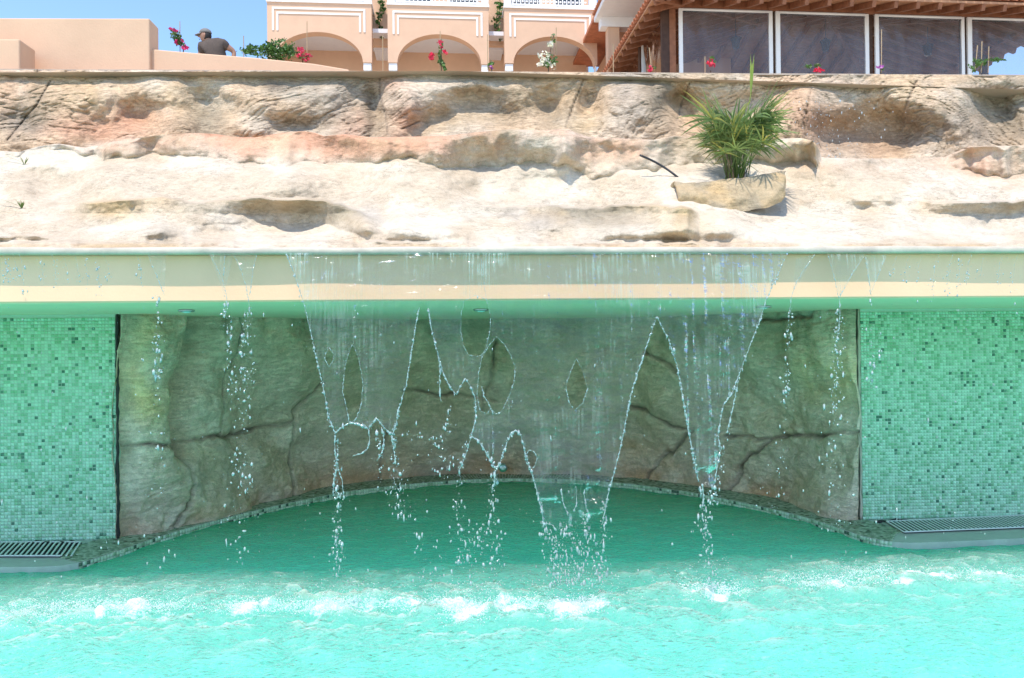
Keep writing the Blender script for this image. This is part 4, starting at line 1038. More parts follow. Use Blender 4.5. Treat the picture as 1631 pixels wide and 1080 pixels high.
while x < X1-.2:
    yr = min(half, x-X0, X1-x); rafter(x, Y0+.03, x, Y0+yr-.02); rafter(x, Y1-.03, x, Y1-yr+.02); x += .5
y = Y0+.3
while y < Y1-.2:
    xr2 = min(half, y-Y0, Y1-y); rafter(X0+.03, y, X0+xr2-.02, y); rafter(X1-.03, y, X1-xr2+.02, y); y += .42
for (a, b) in (((X0, Y0), (rx0, ym)), ((X1, Y0), (rx1, ym)), ((X0, Y1), (rx0, ym)), ((X1, Y1), (rx1, ym))):
    MB().bar((a[0], a[1], ze-.085), (b[0], b[1], rz-.085), .10, .15).build('hip_rafter', M['wood'], pr)
for y_ in (0, DY): MB().box(-.1, LX+.1, y_-.07, y_+.07, ztb+.01, ztb+.17).build('top_beam', M['wood'], pr)
for x_ in (0, LX): MB().box(x_-.07, x_+.07, .071, DY-.071, ztb+.01, ztb+.17).build('top_beam', M['wood'], pr)
# eave tiles (individual) and the rest of the tiled slope as one ribbed sheet
for i in range(int((X1-X0)/.19)):
    o = link(bpy.data.objects.new('roof_tile', HT), pr); o.location = (X0+.1+i*.19, Y0-.06, ze+.06); o.rotation_euler = (R(17), 0, 0)
for i in range(int((Y1-Y0)/.19)):
    o = link(bpy.data.objects.new('roof_tile', HT), pr); o.location = (X0-.06, Y0+.1+i*.19, ze+.06); o.rotation_euler = (R(17), 0, R(-90))
vv = []; xs_ = np.linspace(X0, X1, 480); ys_ = np.linspace(Y0, Y1, 160)
XX, YY = np.meshgrid(xs_, ys_, indexing='ij'); mm = np.minimum(np.minimum(XX-X0, X1-XX), np.minimum(YY-Y0, Y1-YY))
fr_ = np.minimum(YY-Y0, Y1-YY) <= np.minimum(XX-X0, X1-XX); ph = np.where(fr_, XX, YY)
ZZ = ze+.085+mm*SL+.045*np.abs(np.sin((ph-X0)*math.pi/.19))
ob = mesh_obj('roof_tile', P3(XX, YY, ZZ).reshape(-1, 3), grid_faces(480, 160), M['roof_tile'], pr, True); ob['kind'] = 'stuff'
# posts and curtain panels: photo x of the white strips
strips = [(1081, 1087, 13.5), (1224, 1230, 17), (1235, 1242, 17.5), (1377, 1383, 22), (1393, 1399, 22.5), (1530, 1535, 27), (1540, 1547, 27.5), (1683, 1690, 31), (1697, 1704, 31.5), (1840, 1846, 36)]
sx = [(Pv.x(a, 60, 0), Pv.x(b, 60, 0)) for a, b, _ in strips]
for a, b in [(-.09, .09)]+[((sx[2*i+1][1]+sx[2*i+2][0])/2-.05, (sx[2*i+1][1]+sx[2*i+2][0])/2+.05) for i in range(4)]+[(LX-.08, LX+.08)]:
    MB().box(a, b, .03, .15, zg, ztb+.01).build('post', M['wood_dark'], pr)
MB().box(sx[0][0]-.20, sx[0][0]-.06, .02, .16, zg, ztb+.01).build('post', M['wood'], pr)
for y_ in (2.1, 4.2, DY):
    MB().box(-.07, .07, y_-.07, y_+.07, zg, ztb+.01).build('post', M['wood_dark'], pr); MB().box(LX-.07, LX+.07, y_-.07, y_+.07, zg, ztb+.01).build('post', M['wood_dark'], pr)
for x_ in (1.6, 3.6, 5.7, 7.4): MB().box(x_-.06, x_+.06, DY-.06, DY+.06, zg, ztb+.01).build('post', M['wood_dark'], pr)
def sheet(name, xa_, xb_, parent, side=False, seed=0):
    nu_, nv_ = 60, 60; u_, v_ = np.meshgrid(np.linspace(0, 1, nu_), np.linspace(0, 1, nv_), indexing='ij')
    x_ = xa_+(xb_-xa_)*u_; z_ = zg+(ztb-.06-zg)*v_
    cor = np.exp(-((1-v_)*2.6)**2)*(np.sin(u_*34+v_*16)*np.exp(-u_*5)+np.sin((1-u_)*34+v_*16)*np.exp(-(1-u_)*5))
    off = .018*cor+.015*fbm(P3(x_*1.4, z_*1.0, seed+0*x_), 3, 251)
    P_ = P3(.015+off, x_, z_) if side else P3(x_, -.01+off, z_)
    return mesh_obj(name, P_.reshape(-1, 3), grid_faces(nu_, nv_), M['curtain'], parent, True)
for i in range(5):
    a, b = sx[2*i], sx[2*i+1]
    pn = empty('curtain_panel'); pn.parent = pr
    for (p, q) in (a, b): MB().box(p, q, -.035, .02, zg, ztb).build('frame_strip', M['white_pvc'], pn, bevel=.004)
    MB().tube([(a[1], -.03, ztb-.025), (b[0], -.03, ztb-.025)], .03, 10).build('roller_tube', M['white_pvc'], pn, smooth=True)
    MB().tube([(a[1], -.03, ztb-.075), (b[0], -.03, ztb-.075)], .012, 8).build('roller_cord', M['curtain'], pn, smooth=True)
    sheet('clear_sheet', a[1], b[0], pn, False, i*3.1)
for (y0_, y1_) in ((.05, 2.0), (2.2, 4.1), (4.3, 6.1)):
    pn = empty('curtain_panel'); pn.parent = pr
    MB().box(-.03, .03, y0_, y0_+.05, zg, ztb).build('frame_strip', M['white_pvc'], pn); MB().box(-.03, .03, y1_-.05, y1_, zg, ztb).build('frame_strip', M['white_pvc'], pn)
    MB().tube([(.04, y0_, ztb-.10), (.04, y1_, ztb-.10)], .02, 8).build('roller_tube', M['wood_dark'], pn, smooth=True)
    sheet('clear_sheet', y0_+.05, y1_-.05, pn, True, y0_)
MB().box(-.5, LX+.5, -.3, DY+.3, zg-.2, zg).build('floor_slab', M['deck'], pr)
def hang_lamp(px_, py_, lb):
    q = Pv.p(px_, py_, 1.9); c = Pv.o+Pv.ex*q[0]+Pv.ey*1.9+np.array([0, 0, q[2]])
    r = empty('hanging_lamp', V(c)); tag(r, lb, 'lamp', 'lanterns hanging inside the pavilion')
    zr = roofz(q[0], 1.9)-q[2]-.01
    MB().lathe([(.05, .14), (.15, .10), (.13, .08), (.03, .17)], (0, 0, 0), 10).build('lamp_roof', M['black'], r)
    MB().lathe([(.06, -.16), (.09, -.12), (.12, .08), (.05, .10)], (0, 0, 0), 8).build('lamp_glass', M['glass_dark'], r)
    MB().tube([(0, 0, .14), (0, 0, max(.3, zr))], .010, 5).build('cord', M['black'], r)
hang_lamp(1172, 68, 'lantern hanging behind the first clear panel of the pavilion')
hang_lamp(1315, 72, 'lantern hanging behind the second clear panel of the pavilion')
hang_lamp(1478, 79, 'lantern hanging behind the third clear panel of the pavilion')

# ================================================================== PLANTS along the coping
def leafcloud(centres, size, seed, flat=.3):
    random.seed(seed); mb = MB(); cl = []
    for c in centres:
        d = Vector((random.gauss(0, 1), random.gauss(0, 1), random.gauss(0, 1)+.3)).normalized(); s = size*random.uniform(.6, 1.3)
        sd = d.orthogonal().normalized(); sd.rotate(Matrix.Rotation(random.uniform(0, 6.28), 3, d)); w_ = d.cross(sd)
        p = V(c); f_ = random.uniform(.6, 1.4)
        mb.add([p-sd*s*.5, p+w_*s*.32+d*s*.06, p+sd*s*.5, p-w_*s*.32+d*s*.06], [(0, 1, 2), (0, 2, 3)]); cl += [(f_, f_*random.uniform(.9, 1.1), f_)]*4
    return mb, np.array(cl)
def cloud_pts(px_, py_, sx, sy, Y, n_, seed, org):
    r_ = np.random.default_rng(seed); out = []
    k_ = max(3, n_//14); cx = r_.normal(px_, sx*.6, k_); cy_ = r_.normal(py_, sy*.6, k_)
    for i in range(n_):
        j = r_.integers(k_); out.append(at(cx[j]+r_.normal(0, sx*.28), cy_[j]+r_.normal(0, sy*.28), Y+r_.normal(0, .04))-org)
    return out
def plant(name, base, Y, stem, leaves, flowers, fl_mat, stake, label, cat, lsize=.035, fsize=.035, fname='flower'):
    b = at(base[0], base[1], Y); b[2] = min(b[2], 3.44) if Y < 4 else b[2]
    root = empty(name, V(b)); tag(root, label, cat)
    if stem:
        pts = [np.zeros(3)]+[at(x, y, Y)-b for x, y in stem]; MB().tube(pts, [.007*(1-.6*i/len(pts)) for i in range(len(pts))], 5).build('stem', M['stem'], root)
    for i, (x0, y0, x1, y1) in enumerate(stake or []):
        MB().tube([at(x0, y0, Y+.03)-b, at(x1, y1, Y+.03)-b+np.array([0, 0, 0])], .0042, 6).build('bamboo_stake', M['bamboo'], root)
    pts = []
    for i, (x, y, sx, sy, n_) in enumerate(leaves): pts += cloud_pts(x, y, sx, sy, Y, n_, hash((int(x), int(y))) % 9999, b)
    if pts:
        mb, cl = leafcloud(pts, lsize, int(base[0])); o = mesh_obj('foliage', np.array(mb.v), mb.f, M['leaf'], root, colors=cl); o['kind'] = 'stuff'
    pts = []
    for i, (x, y, sx, sy, n_) in enumerate(flowers): pts += cloud_pts(x, y, sx, sy, Y-.03, n_, hash((int(x), int(y), 5)) % 9999, b)
    if pts:
        mb, cl = leafcloud(pts, fsize, int(base[0])+7); o = mesh_obj(fname, np.array(mb.v), mb.f, M[fl_mat], root, colors=cl); o['kind'] = 'stuff'
YQ = 2.6
plant('bougainvillea', (290, 112), YQ, [(292, 80), (284, 60), (274, 46)], [(280, 55, 7, 9, 70), (287, 70, 7, 8, 60), (275, 49, 4, 3, 16)], [(280, 48, 5, 2, 22), (271, 46, 2, 1.5, 8), (282, 67, 3, 4, 20), (295, 77, 6, 3.5, 42), (291, 66, 3, 2, 10)], 'magenta', [(287, 110, 286.5, 34)],
      'tall bougainvillea with magenta flowers on a cane left of the man', 'bougainvillea')
plant('shrub', (430, 115), YQ, [(428, 95), (425, 80)], [(405, 79, 16, 7, 200), (430, 78, 18, 10, 340), (455, 81, 16, 9, 300), (395, 82, 10, 5, 80), (440, 88, 24, 6, 200)], [(446, 78, 8, 5, 12)], 'whitefl', [(388.5, 110, 388, 57)], 'bushy green shrub behind the sloping wall right of the man', 'shrub')
plant('bougainvillea', (484, 118), YQ, [(482, 95), (480, 80)], [(478, 90, 8, 4, 40), (490, 92, 8, 3, 30)], [(477, 83, 6, 6, 80), (484, 88, 7, 4, 60), (492, 93, 5, 2, 16)], 'pinkred', [(489, 110, 489, 34)], 'low pink red bougainvillea in front of the left arch', 'bougainvillea')
YR = 1.95
plant('bougainvillea', (703, 118), YR, [(703, 100), (703, 80), (704, 66)], [(703, 90, 4, 14, 70), (705, 103, 4, 6, 36)], [(704, 67, 5, 2.5, 24), (693, 89, 5, 4, 44), (708, 85, 3, 3, 20), (703, 74, 2, 3, 10)], 'red', [(701, 112, 701, 50)], 'red flowering bougainvillea on a cane in front of the middle arch', 'bougainvillea')
plant('bougainvillea', (872, 118), YR, [(874, 100), (877, 80), (882, 55)], [(876, 88, 7, 14, 80), (880, 62, 3, 7, 20), (868, 103, 8, 4, 30)], [(870, 92, 8, 12, 90), (878, 72, 5, 6, 36), (862, 104, 6, 3, 24)], 'whitefl', [(885, 112, 886, 44), (880, 112, 880, 60)], 'cream white flowering bougainvillea on canes in front of the right arch', 'bougainvillea')
plant('potted_climber', (784, 118), YR, [(783, 104), (782, 96)], [(783, 103, 4, 5, 34)], [(782, 106, 3, 2, 10)], 'purple', [(777, 112, 776.5, 55)], 'thin sprig with a cane between the middle and right arches', 'climber')
plant('bougainvillea', (1037, 122), YR, [(1037, 112)], [(1039, 109, 4, 2, 10)], [(1036, 107.5, 4, 3, 34)], 'red', [(1038, 114, 1034, 76)], 'small red bougainvillea with a leaning cane at the left corner of the pavilion', 'bougainvillea')
plant('bougainvillea', (1132, 122), YR, [(1132, 112)], [(1136, 97, 6, 4, 34)], [(1132, 103, 7, 5, 84)], 'red', [(1123, 116, 1123, 90)], 'rounded red bougainvillea before the first clear panel, left of the palm spear', 'bougainvillea')
plant('bougainvillea', (1300, 124), YR, [(1300, 114)], [(1293, 105, 6, 4, 36)], [(1303, 110, 8, 3, 60)], 'red', [(1303, 116, 1303, 101)], 'low red bougainvillea before the second clear panel', 'bougainvillea')
plant('bougainvillea', (1402, 124), YR, [(1403, 114)], [(1404, 110, 4, 3, 20)], [(1402, 108, 4, 3, 26)], 'purple', [(1404, 116, 1404, 47)], 'small purple bougainvillea with a pale cane before the third clear panel', 'bougainvillea')
plant('climber', (1562, 124), YR, [(1560, 110), (1568, 96), (1580, 92)], [(1562, 102, 11, 5, 70), (1585, 95, 13, 4, 44), (1552, 108, 6, 4, 24)], [], 'red', [(1553, 116, 1557, 72), (1563, 116, 1564, 66), (1574, 116, 1575, 74)], 'sparse green climber on three canes before the rightmost clear panel', 'climber')
for (x, y0, y1, lb) in ((610, 112, 56, 'bare bamboo cane standing between the left and middle arches'), (977, 112, 70, 'bare bamboo cane standing before the house wing')):
    a = at(x, y0+4, YR); tag(MB().tube([a, at(x-.5, y1, YR)], .0042, 6).build('bamboo_stake', M['bamboo']), lb, 'cane')
# vines hanging in the recesses of the building
for (xc, y0, y1, lb) in ((606, 2, 62, 'green vine hanging in the recess between the left and middle arches'), (794, 4, 66, 'green vine hanging in the recess between the middle and right arches')):
    q = B.p(xc, y0, .7); o0 = B.o+B.ex*q[0]+B.ey*.7+np.array([0, 0, q[2]])
    root = empty('hanging_vine', V(o0)); tag(root, lb, 'vine')
    r_ = np.random.default_rng(int(xc)); pts = []; Yv = o0[1]-.05
    line = []
    for i in range(90):
        t_ = r_.random()**1.5; x = xc+4*math.sin(t_*9)+r_.normal(0, 3.2*(1-.5*t_)); y = y0+(y1-y0)*t_; pts.append(at(x, y, Yv-r_.random()*.1)-o0)
    mb, cl = leafcloud(pts, .13, int(xc)); o = mesh_obj('foliage', np.array(mb.v), mb.f, M['leaf'], root, colors=cl); o['kind'] = 'stuff'
    MB().tube([at(xc+4*math.sin(t_*9), y0-8+(y1-y0+8)*t_, Yv)-o0 for t_ in np.linspace(0, 1, 14)], .012, 5).build('stem', M['stem'], root)

# ================================================================== FALLING WATER
YLIP, ZLIP, VLIP = YB-.07, ZB+.038, .20
def on_fall(px_, py_, off=0.0):
    px_ = np.asarray(px_, float); py_ = np.asarray(py_, float); Y = np.full(px_.shape, YLIP)
    for _ in range(8):
        p = at(px_, py_, Y); Y = YLIP-.004-VLIP*np.sqrt(2*np.clip(ZLIP-p[..., 2], 0, None)/9.81)+off
    return at(px_, py_, Y)
def inpoly(x, y, poly):
    r_ = np.zeros(x.shape, bool); n_ = len(poly)
    for i in range(n_):
        (x0, y0), (x1, y1) = poly[i], poly[(i+1) % n_]
        c = ((y0 > y) != (y1 > y)) & (x < (x1-x0)*(y-y0)/((y1-y0) or 1e-9)+x0); r_ ^= c
    return r_
L1 = [(456, 404), (464, 424), (472, 446), (484, 483), (493, 520), (503, 567), (513, 609), (519, 637), (524, 666), (534, 690)]
LA = [(534, 690), (545, 680), (556, 674), (567, 674), (587, 683)]
LB_ = [(587, 683), (600, 666), (612, 682), (624, 693)]
R1 = [(668, 489), (661, 525), (655, 563), (647, 613), (635, 652), (629, 683), (624, 693)]
L2 = [(682, 493), (688, 528), (698, 567), (707, 598), (717, 617), (727, 629)]
V2a = [(727, 629), (734, 615), (741, 602)]
V2b = [(741, 602), (750, 617), (757, 636), (758, 660), (755, 680), (750, 695)]
L3 = [(750, 695), (760, 700), (768, 711), (777, 726), (785, 742), (790, 748)]
R3 = [(790, 748), (797, 736), (804, 713), (812, 694), (821, 685)]
L4 = [(821, 685), (830, 693), (837, 724), (847, 754), (856, 785), (862, 810), (867, 833)]
B4 = [(867, 833), (880, 836), (900, 842), (930, 830), (950, 826), (963, 815)]
R4 = [(1046, 504), (1039, 525), (1032, 545), (1019, 585), (1006, 624), (998, 663), (989, 711), (978, 754), (971, 776), (963, 815)]
L5 = [(1046, 504), (1054, 520), (1065, 541), (1080, 589), (1089, 641), (1098, 693), (1106, 737), (1113, 767)]
B5 = [(1113, 767), (1120, 774), (1132, 776), (1139, 770)]
R5 = [(1250, 412), (1242, 430), (1233, 450), (1220, 480), (1209, 515), (1193, 554), (1180, 589), (1165, 628), (1152, 645), (1147, 670), (1144, 693), (1147, 719), (1141, 750), (1139, 770)]
outer = L1+LA[1:]+LB_[1:]+R1[::-1][1:]+[(675, 478)]+L2+V2a[1:]+V2b[1:]+L3[1:]+R3[1:]+L4[1:]+B4[1:]+R4[::-1][1:]+L5[1:]+B5[1:]+R5[::-1][1:]+[(1254, 404)]
holes = [[(561, 549), (566, 556), (571, 571), (576, 595), (578, 613), (575, 644), (569, 664), (561, 673), (556, 671), (552, 650), (546, 625), (547, 605), (550, 582), (555, 562)],
         [(524, 553), (518, 564), (518, 574), (524, 584), (530, 575), (532, 565)],
         [(918, 571), (909, 590), (901, 615), (906, 640), (915, 654), (928, 642), (936, 619), (929, 592)],
         [(791, 536), (779, 550), (767, 571), (762, 598), (760, 629), (764, 654), (775, 659), (782, 650), (790, 660), (799, 656), (812, 629), (819, 606), (821, 585), (813, 565), (803, 548)],
         [(740, 479), (735, 497), (734, 528), (738, 551), (746, 565), (758, 568), (768, 566), (775, 550), (780, 530), (782, 504), (775, 477), (758, 470)],
         [(842, 717), (836, 728), (840, 742), (850, 745), (856, 730), (850, 719)]]
step = 2.5
gx_ = np.arange(450, 1262, step); gy_ = np.arange(403, 846, step)
GXp, GYp = np.meshgrid(gx_, gy_, indexing='ij')
cxm = GXp[:-1, :-1]+step/2; cym = GYp[:-1, :-1]+step/2
ins = inpoly(cxm, cym, outer)
for h_ in holes: ins &= ~inpoly(cxm, cym, h_)
FP = on_fall(GXp, GYp)
drop_d = np.clip(ZLIP-FP[..., 2], 0, 2)
FP[..., 1] += sstep(.75, 1.35, drop_d)*.019*fbm(P3(FP[..., 0]*5+FP[..., 2]*2, 0*drop_d, FP[..., 2]*15), 2, 309)+drop_d*(.010*fbm(P3(FP[..., 0]*5, 0*drop_d, FP[..., 2]*2.2), 3, 301)+.005*fbm(P3(FP[..., 0]*22, 0*drop_d, FP[..., 2]*3), 3, 305))+.003*fbm(P3(FP[..., 0]*50, 0*drop_d, FP[..., 2]*2), 2, 307)
fcs = grid_faces(len(gx_), len(gy_))[ins.ravel()]
used, inv = np.unique(fcs, return_inverse=True)
fv = FP.reshape(-1, 3)[used]; fcs = inv.reshape(-1, 4)
wf = empty('waterfall', V(on_fall(np.array(850.), np.array(404.)))); wo = np.array(wf.location)
tag(wf, 'broad clear curtain of falling water with ragged pointed ends in front of the niche', 'waterfall')
mesh_obj('water_film', fv-wo, fcs, M['film'], wf, True)
def bead_rope(pts, parent, org, r0=.0035, r1=.0075, seed=0, off=-.004):
    P = np.array(pts, float); d_ = np.r_[0, np.cumsum(np.hypot(*np.diff(P, axis=0).T))]; n_ = max(4, int(d_[-1]/2.2)); t_ = np.linspace(0, d_[-1], n_)
    r_ = np.random.default_rng(seed)
    x = np.interp(t_, d_, P[:, 0])+r_.normal(0, .45, n_); y = np.interp(t_, d_, P[:, 1])
    Q = on_fall(x, y, off)-org
    dn = np.clip((y-404)/300, 0, 1)
    rad = (r0+(r1-r0)*dn)*np.clip(.16+.80*r_.random(n_)**2.4+.75*(r_.random(n_) < .12), .12, 1.6)
    rad[0] *= .4; rad[-1] *= .5
    return MB().tube(Q, list(rad), 6).build('water_rope', M['rope'], parent, smooth=True)
for i, c in enumerate([L1, LA, LB_, R1[::-1], L2, V2a, V2b, L3, R3, L4, R4, L5, R5]): bead_rope(c, wf, wo, seed=400+i)
for i, h_ in enumerate(holes):
    bead_rope(h_+[h_[0]], wf, wo, .0012, .0032, 440+i)
bead_rope([(767, 615), (771, 632), (778, 642), (786, 660)], wf, wo, .003, .006, 470)
bead_rope([(766, 410), (769, 440), (775, 477)], wf, wo, .001, .003, 471)
for i, c in enumerate([[(867, 833), (880, 836), (886, 846)], [(893, 778), (897, 800), (905, 822)], [(917, 775), (919, 800), (914, 815)], [(930, 780), (934, 810), (940, 825)], [(963, 815), (960, 835)], [(534, 690), (533, 715), (537, 742), (545, 765), (548, 795)], [(537, 742), (533, 760), (530, 790)], [(587, 683), (589, 700), (586, 714), (577, 722), (562, 726)],
                      [(624, 693), (627, 715), (630, 735)], [(750, 695), (745, 715), (738, 735), (730, 752)], [(790, 748), (788, 765), (783, 785)], [(1118, 770), (1121, 790), (1118, 812)], [(698, 567), (701, 590), (700, 625), (702, 640)], [(1178, 600), (1172, 625), (1166, 655), (1158, 690)], [(608, 680), (612, 700), (610, 718), (600, 735)]]):
    bead_rope(c, wf, wo, .003, .0062, 480+i)
# drops
ico_v = np.array([(0, 0, 1), (.894, 0, .447), (.276, .851, .447), (-.724, .526, .447), (-.724, -.526, .447), (.276, -.851, .447), (.724, .526, -.447), (-.276, .851, -.447), (-.894, 0, -.447), (-.276, -.851, -.447), (.724, -.526, -.447), (0, 0, -1)])
ico_f = np.array([(0, 1, 2), (0, 2, 3), (0, 3, 4), (0, 4, 5), (0, 5, 1), (1, 6, 2), (2, 7, 3), (3, 8, 4), (4, 9, 5), (5, 10, 1), (6, 7, 2), (7, 8, 3), (8, 9, 4), (9, 10, 5), (10, 6, 1), (11, 7, 6), (11, 8, 7), (11, 9, 8), (11, 10, 9), (11, 6, 10)])
def drops_obj(name, C, r, stretch, mat, parent=None, seed=0):
    g_ = np.random.default_rng(seed); n_ = len(C)
    sc = np.stack([r*(1+.25*g_.standard_normal(n_)), r*(1+.25*g_.standard_normal(n_)), r*stretch], 1)[:, None, :]
    jit = 1+.22*g_.standard_normal((n_, 12, 1))
    v_ = C[:, None, :]+ico_v[None]*sc*jit
    f_ = (np.arange(n_)*12)[:, None, None]+ico_f[None]
    o = mesh_obj(name, v_.reshape(-1, 3), f_.reshape(-1, 3), mat, parent, True); o['kind'] = 'stuff'; return o
def path_drops(pts, n_, spread, rmin, rmax, seed, org, clump=.5):
    g_ = np.random.default_rng(seed); P = np.array(pts, float); d_ = np.r_[0, np.cumsum(np.hypot(*np.diff(P, axis=0).T))]
    kc = max(4, n_//6); ct = g_.random(kc)*d_[-1]
    t_ = np.where(g_.random(n_) < clump, ct[g_.integers(0, kc, n_)]+g_.normal(0, 6, n_), g_.random(n_)*d_[-1]); t_ = np.clip(t_, 0, d_[-1])
    fr_ = t_/d_[-1]
    x = np.interp(t_, d_, P[:, 0])+g_.normal(0, 1, n_)*spread*(.35+.8*fr_); y = np.interp(t_, d_, P[:, 1])
    C = on_fall(x, y)-org; C[:, 1] += g_.normal(0, .02, n_)
    r = rmin*.6+(rmax*1.1-rmin*.6)*g_.random(n_)**4.2
    st_ = 1+2.2*g_.random(n_)**2
    return C, r, st_
def add_drops(paths, parent, org, seed, rmax=.0062):
    Cs, rs, ss = [], [], []
    for i, (pts, n_, spread) in enumerate(paths):
        n_ = int(n_*1.7)
        C, r, s_ = path_drops(pts, n_, spread, .0014, rmax, seed+i, org); Cs.append(C); rs.append(r); ss.append(s_)
    return drops_obj('droplets', np.concatenate(Cs), np.concatenate(rs), np.concatenate(ss), M['drop'], parent, seed)
wfp = [([(537, 700), (535, 760), (540, 800)], 60, 4), ([(538, 800), (537, 860), (541, 930)], 110, 7), ([(628, 695), (630, 740), (632, 790), (640, 830)], 120, 8), ([(600, 690), (607, 730), (603, 770)], 30, 6), ([(742, 705), (732, 760), (730, 820), (735, 900)], 120, 8),
       ([(720, 640), (705, 700), (690, 790)], 40, 9), ([(788, 750), (783, 800), (788, 840), (790, 905)], 120, 8), ([(868, 830), (885, 880), (890, 930)], 160, 14), ([(900, 830), (905, 870), (915, 930)], 200, 22), ([(963, 800), (962, 850), (958, 925)], 120, 6), ([(938, 820), (930, 870), (925, 920)], 120, 14),
       ([(1118, 775), (1120, 830), (1128, 880), (1132, 925)], 110, 5), ([(1135, 770), (1128, 820), (1115, 850)], 50, 9), ([(660, 800), (680, 880), (690, 930)], 60, 26), ([(1160, 690), (1150, 740), (1140, 800)], 30, 4), ([(760, 830), (770, 880), (760, 930)], 80, 28), ([(640, 690), (700, 700), (720, 760)], 40, 20)]
add_drops(wfp, wf, wo, 600)
# edge beads: lots of tiny drops clinging along the ropes
Cs, rs, ss = [], [], []
for i, c in enumerate([L1, R1, L2, V2b, L3, R3, L4, R4, L5, R5, LA]):
    C, r, s_ = path_drops(c, 46, 1.6, .0018, .0055, 700+i, wo); Cs.append(C); rs.append(r); ss.append(s_)
drops_obj('droplets', np.concatenate(Cs), np.concatenate(rs), np.concatenate(ss), M['drop'], wf, 710)
# separate trickles
def trickle(ropes, tri, paths, label, seed):
    allp = [p for r_ in ropes for p in r_] or [paths[0][0][0]]
    org = on_fall(np.array(float(allp[0][0])), np.array(float(allp[0][1])))
    root = empty('water_trickle', V(org)); tag(root, label, 'water stream', 'water streams beside the broad curtain')
    for k_, t_ in enumerate(tri):      # thin film between two converging jets
        a, b, c = [np.array(q, float) for q in t_]; n_ = 12; vv_ = []; ff_ = []
        for i in range(n_+1):
            l_ = a+(c-a)*i/n_; r__ = b+(c-b)*i/n_
            for j in range(9): q = l_+(r__-l_)*j/8; vv_.append(on_fall(np.array(q[0]), np.array(q[1]))-org)
        mesh_obj('water_film', np.array(vv_), grid_faces(n_+1, 9), M['film'], root, True)
    for k_, r_ in enumerate(ropes): bead_rope(r_, root, org, .0018, .0055, seed+k_)
    add_drops(paths, root, org, seed)
trickle([[(236, 405), (243, 425), (250, 440), (257, 458), (262, 470)]], [((236, 405), (264, 405), (262, 472))], [([(250, 470), (251, 530), (250, 600)], 70, 4), ([(250, 600), (252, 760), (250, 930)], 40, 9)], 'single stream falling past the left part of the niche nearest the left mosaic wall', 800)
trickle([[(334, 405), (345, 425), (354, 444), (360, 468), (362, 490)], [(358, 405), (356, 440)]], [((334, 405), (372, 405), (357, 470))], [([(360, 480), (366, 560), (372, 640)], 90, 6), ([(372, 640), (378, 740), (376, 900)], 50, 12)], 'forked stream second from the left mosaic wall', 820)
trickle([[(372, 405), (384, 430), (392, 455), (396, 480), (398, 500)], [(409, 405), (403, 430), (398, 470)]], [((372, 405), (409, 405), (398, 474))], [([(396, 490), (390, 560), (392, 620)], 110, 7), ([(392, 620), (384, 720), (400, 880)], 60, 14)], 'forked stream falling just left of the broad water curtain', 840)
trickle([[(1298, 405), (1280, 430), (1268, 450), (1260, 475), (1258, 500)]], [((1268, 412), (1298, 405), (1262, 470))], [([(1259, 490), (1254, 560), (1250, 640)], 80, 5), ([(1250, 640), (1242, 730), (1225, 830)], 40, 9)], 'stream falling just right of the broad water curtain', 860)
trickle([[(1318, 405), (1326, 430), (1332, 455), (1336, 475)], [(1376, 408), (1356, 438), (1344, 460), (1337, 475)], [(1337, 475), (1338, 500), (1334, 540)]], [((1318, 405), (1378, 405), (1338, 474))], [([(1336, 490), (1332, 580), (1330, 650)], 110, 5), ([(1330, 650), (1322, 740), (1335, 850)], 60, 14)], 'forked stream falling before the right end of the niche rock', 880)
trickle([[(1378, 408), (1383, 440), (1387, 470)], [(1412, 406), (1398, 440), (1388, 465)]], [((1378, 406), (1412, 406), (1387, 468))], [([(1388, 470), (1390, 540), (1388, 620)], 30, 6)], 'short forked stream at the left edge of the right mosaic wall', 900)
dr = [(5, 120, 40), (30, 470, 14), (62, 470, 14), (82, 470, 14), (118, 440, 12), (132, 470, 12), (150, 470, 22), (165, 430, 12), (218, 460, 14), (20, 440, 12), (100, 430, 8)]
dl = [(1495, 480, 26), (1518, 470, 26), (1535, 480, 30), (1548, 460, 20), (1598, 470, 16), (1430, 430, 8), (1450, 440, 10), (1470, 430, 8), (1570, 440, 8), (1622, 470, 14)]
for side, lst, lb in ((-1, dr, 'scattered thin drips along the beam above the left mosaic wall'), (1, dl, 'scattered thin drips along the beam above the right mosaic wall')):
    org = on_fall(np.array(100. if side < 0 else 1500.), np.array(405.)); root = empty('water_drips', V(org)); tag(root, lb, 'water drips')
    pths = []
    for i, (x, y1, n_) in enumerate(lst):
        y1 = max(y1, 430); sl_ = 8 if side < 0 else -9
        bead_rope([(x, 405), (x+sl_*.6, 418), (x+sl_, min(y1, 455))], root, org, .0008, .0024, 920+i)
        pths.append(([(x+sl_*.5, 412), (x+sl_, 450), (x+sl_*1.1, y1)], n_, 1.5)); pths.append(([(x+sl_, 480), (x+sl_, 700), (x+sl_, 880)], max(5, n_//2), 8))
    add_drops(pths, root, org, 940+side, .0038)
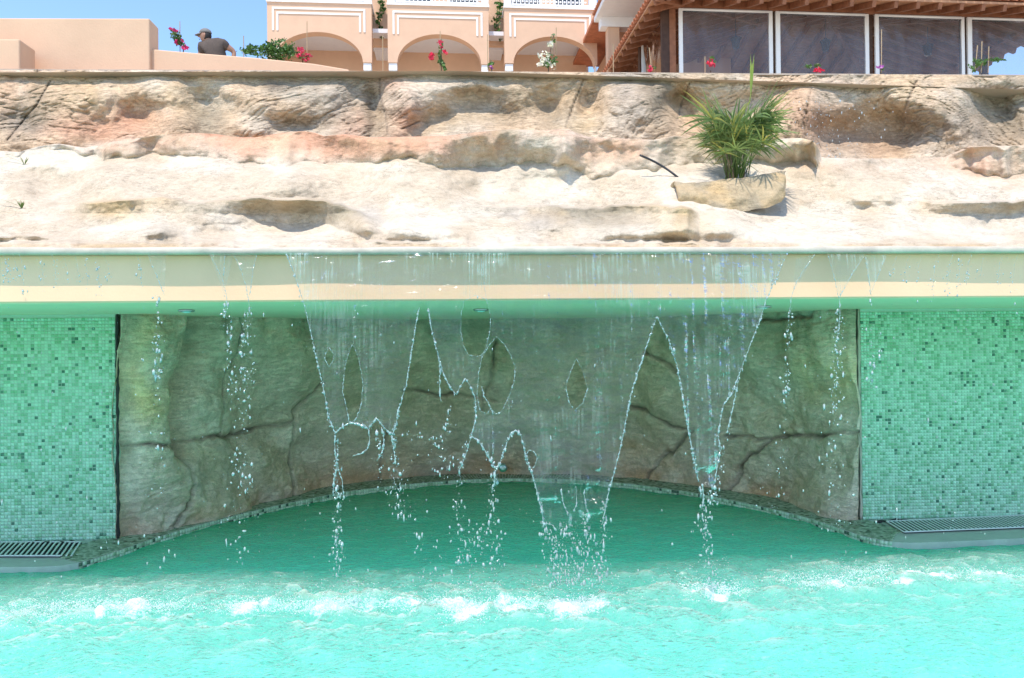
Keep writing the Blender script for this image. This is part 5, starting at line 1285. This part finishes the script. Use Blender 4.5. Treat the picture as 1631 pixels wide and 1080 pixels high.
# fine random spray over the niche and the tile walls
g_ = np.random.default_rng(77); n_ = 420
x = g_.uniform(-60, 1700, n_); y = g_.uniform(470, 950, n_); C = on_fall(x, y)+np.stack([0*x, g_.uniform(-.35, .3, n_), 0*x], 1)
C = C[C[:, 2] > .02]; o = drops_obj('water_spray', C, .0012+.003*g_.random(len(C))**3, 1+2.5*g_.random(len(C)), M['drop'], None, 78); tag(o, 'loose drops of spray falling in front of the niche and mosaic walls', 'spray')
# trickle on the upper cliff at right
n_ = 190; x = np.where(g_.random(n_) < .6, g_.normal(1300, 22, n_), g_.normal(1355, 40, n_)); y = g_.uniform(160, 255, n_); C = at(x, y, 1.02+g_.uniform(-.2, .1, n_))
o = drops_obj('cliff_spray', C, .0016+.0035*g_.random(n_)**3, 1+2*g_.random(n_), M['drop'], None, 79); tag(o, 'drops falling down the brown upper rock face right of the palm', 'spray')

# ------------------------------------------------------------------ foam where the water lands
groups = [([0, 1, 2, 3, 4], 'patch of white foam on the pool at the left edge'), ([5, 6, 7, 8, 9, 10, 11, 12, 13, 14], 'long band of white foam where the broad curtain lands'), ([15, 16], 'round white burst of foam right of the long foam band'), ([17, 18, 19, 20, 21, 22], 'faint band of white foam on the pool at the right')]
for gi, (ids, lb) in enumerate(groups):
    Cs, rs = [], []
    for i in ids:
        px_, py_, sx, sy, a = SPL[i]; c = atz(px_, py_, ZW); r0 = np.linalg.norm(c-CAM)/F
        n_ = int(1400*a*(sx/40))
        X_ = g_.normal(0, 1, n_)*sx*r0*.8; Yy = g_.normal(0, 1, n_)*sy*r0*1.3; rr = np.hypot(X_/(sx*r0), Yy/(sy*r0*2))
        Zz = np.abs(g_.normal(0, 1, n_))*.020*a*np.exp(-rr)+.012
        far = g_.random(n_) < .24; Zz = np.where(far, Zz+.13*a*g_.random(n_)**2.5, Zz); X_ = np.where(far, X_*1.6, X_); Yy = np.where(far, Yy*1.5, Yy)
        Cs.append(np.stack([c[0]+X_, c[1]+Yy, ZW+Zz], 1)); rs.append(np.where(far, .0007+.0016*g_.random(n_), .0010+.0030*g_.random(n_)**3))
    C = np.concatenate(Cs); r_ = np.concatenate(rs)
    o = drops_obj('pool_foam', C, r_, np.full(len(r_), .9), M['foam'], None, 990+gi); tag(o, lb, 'foam')
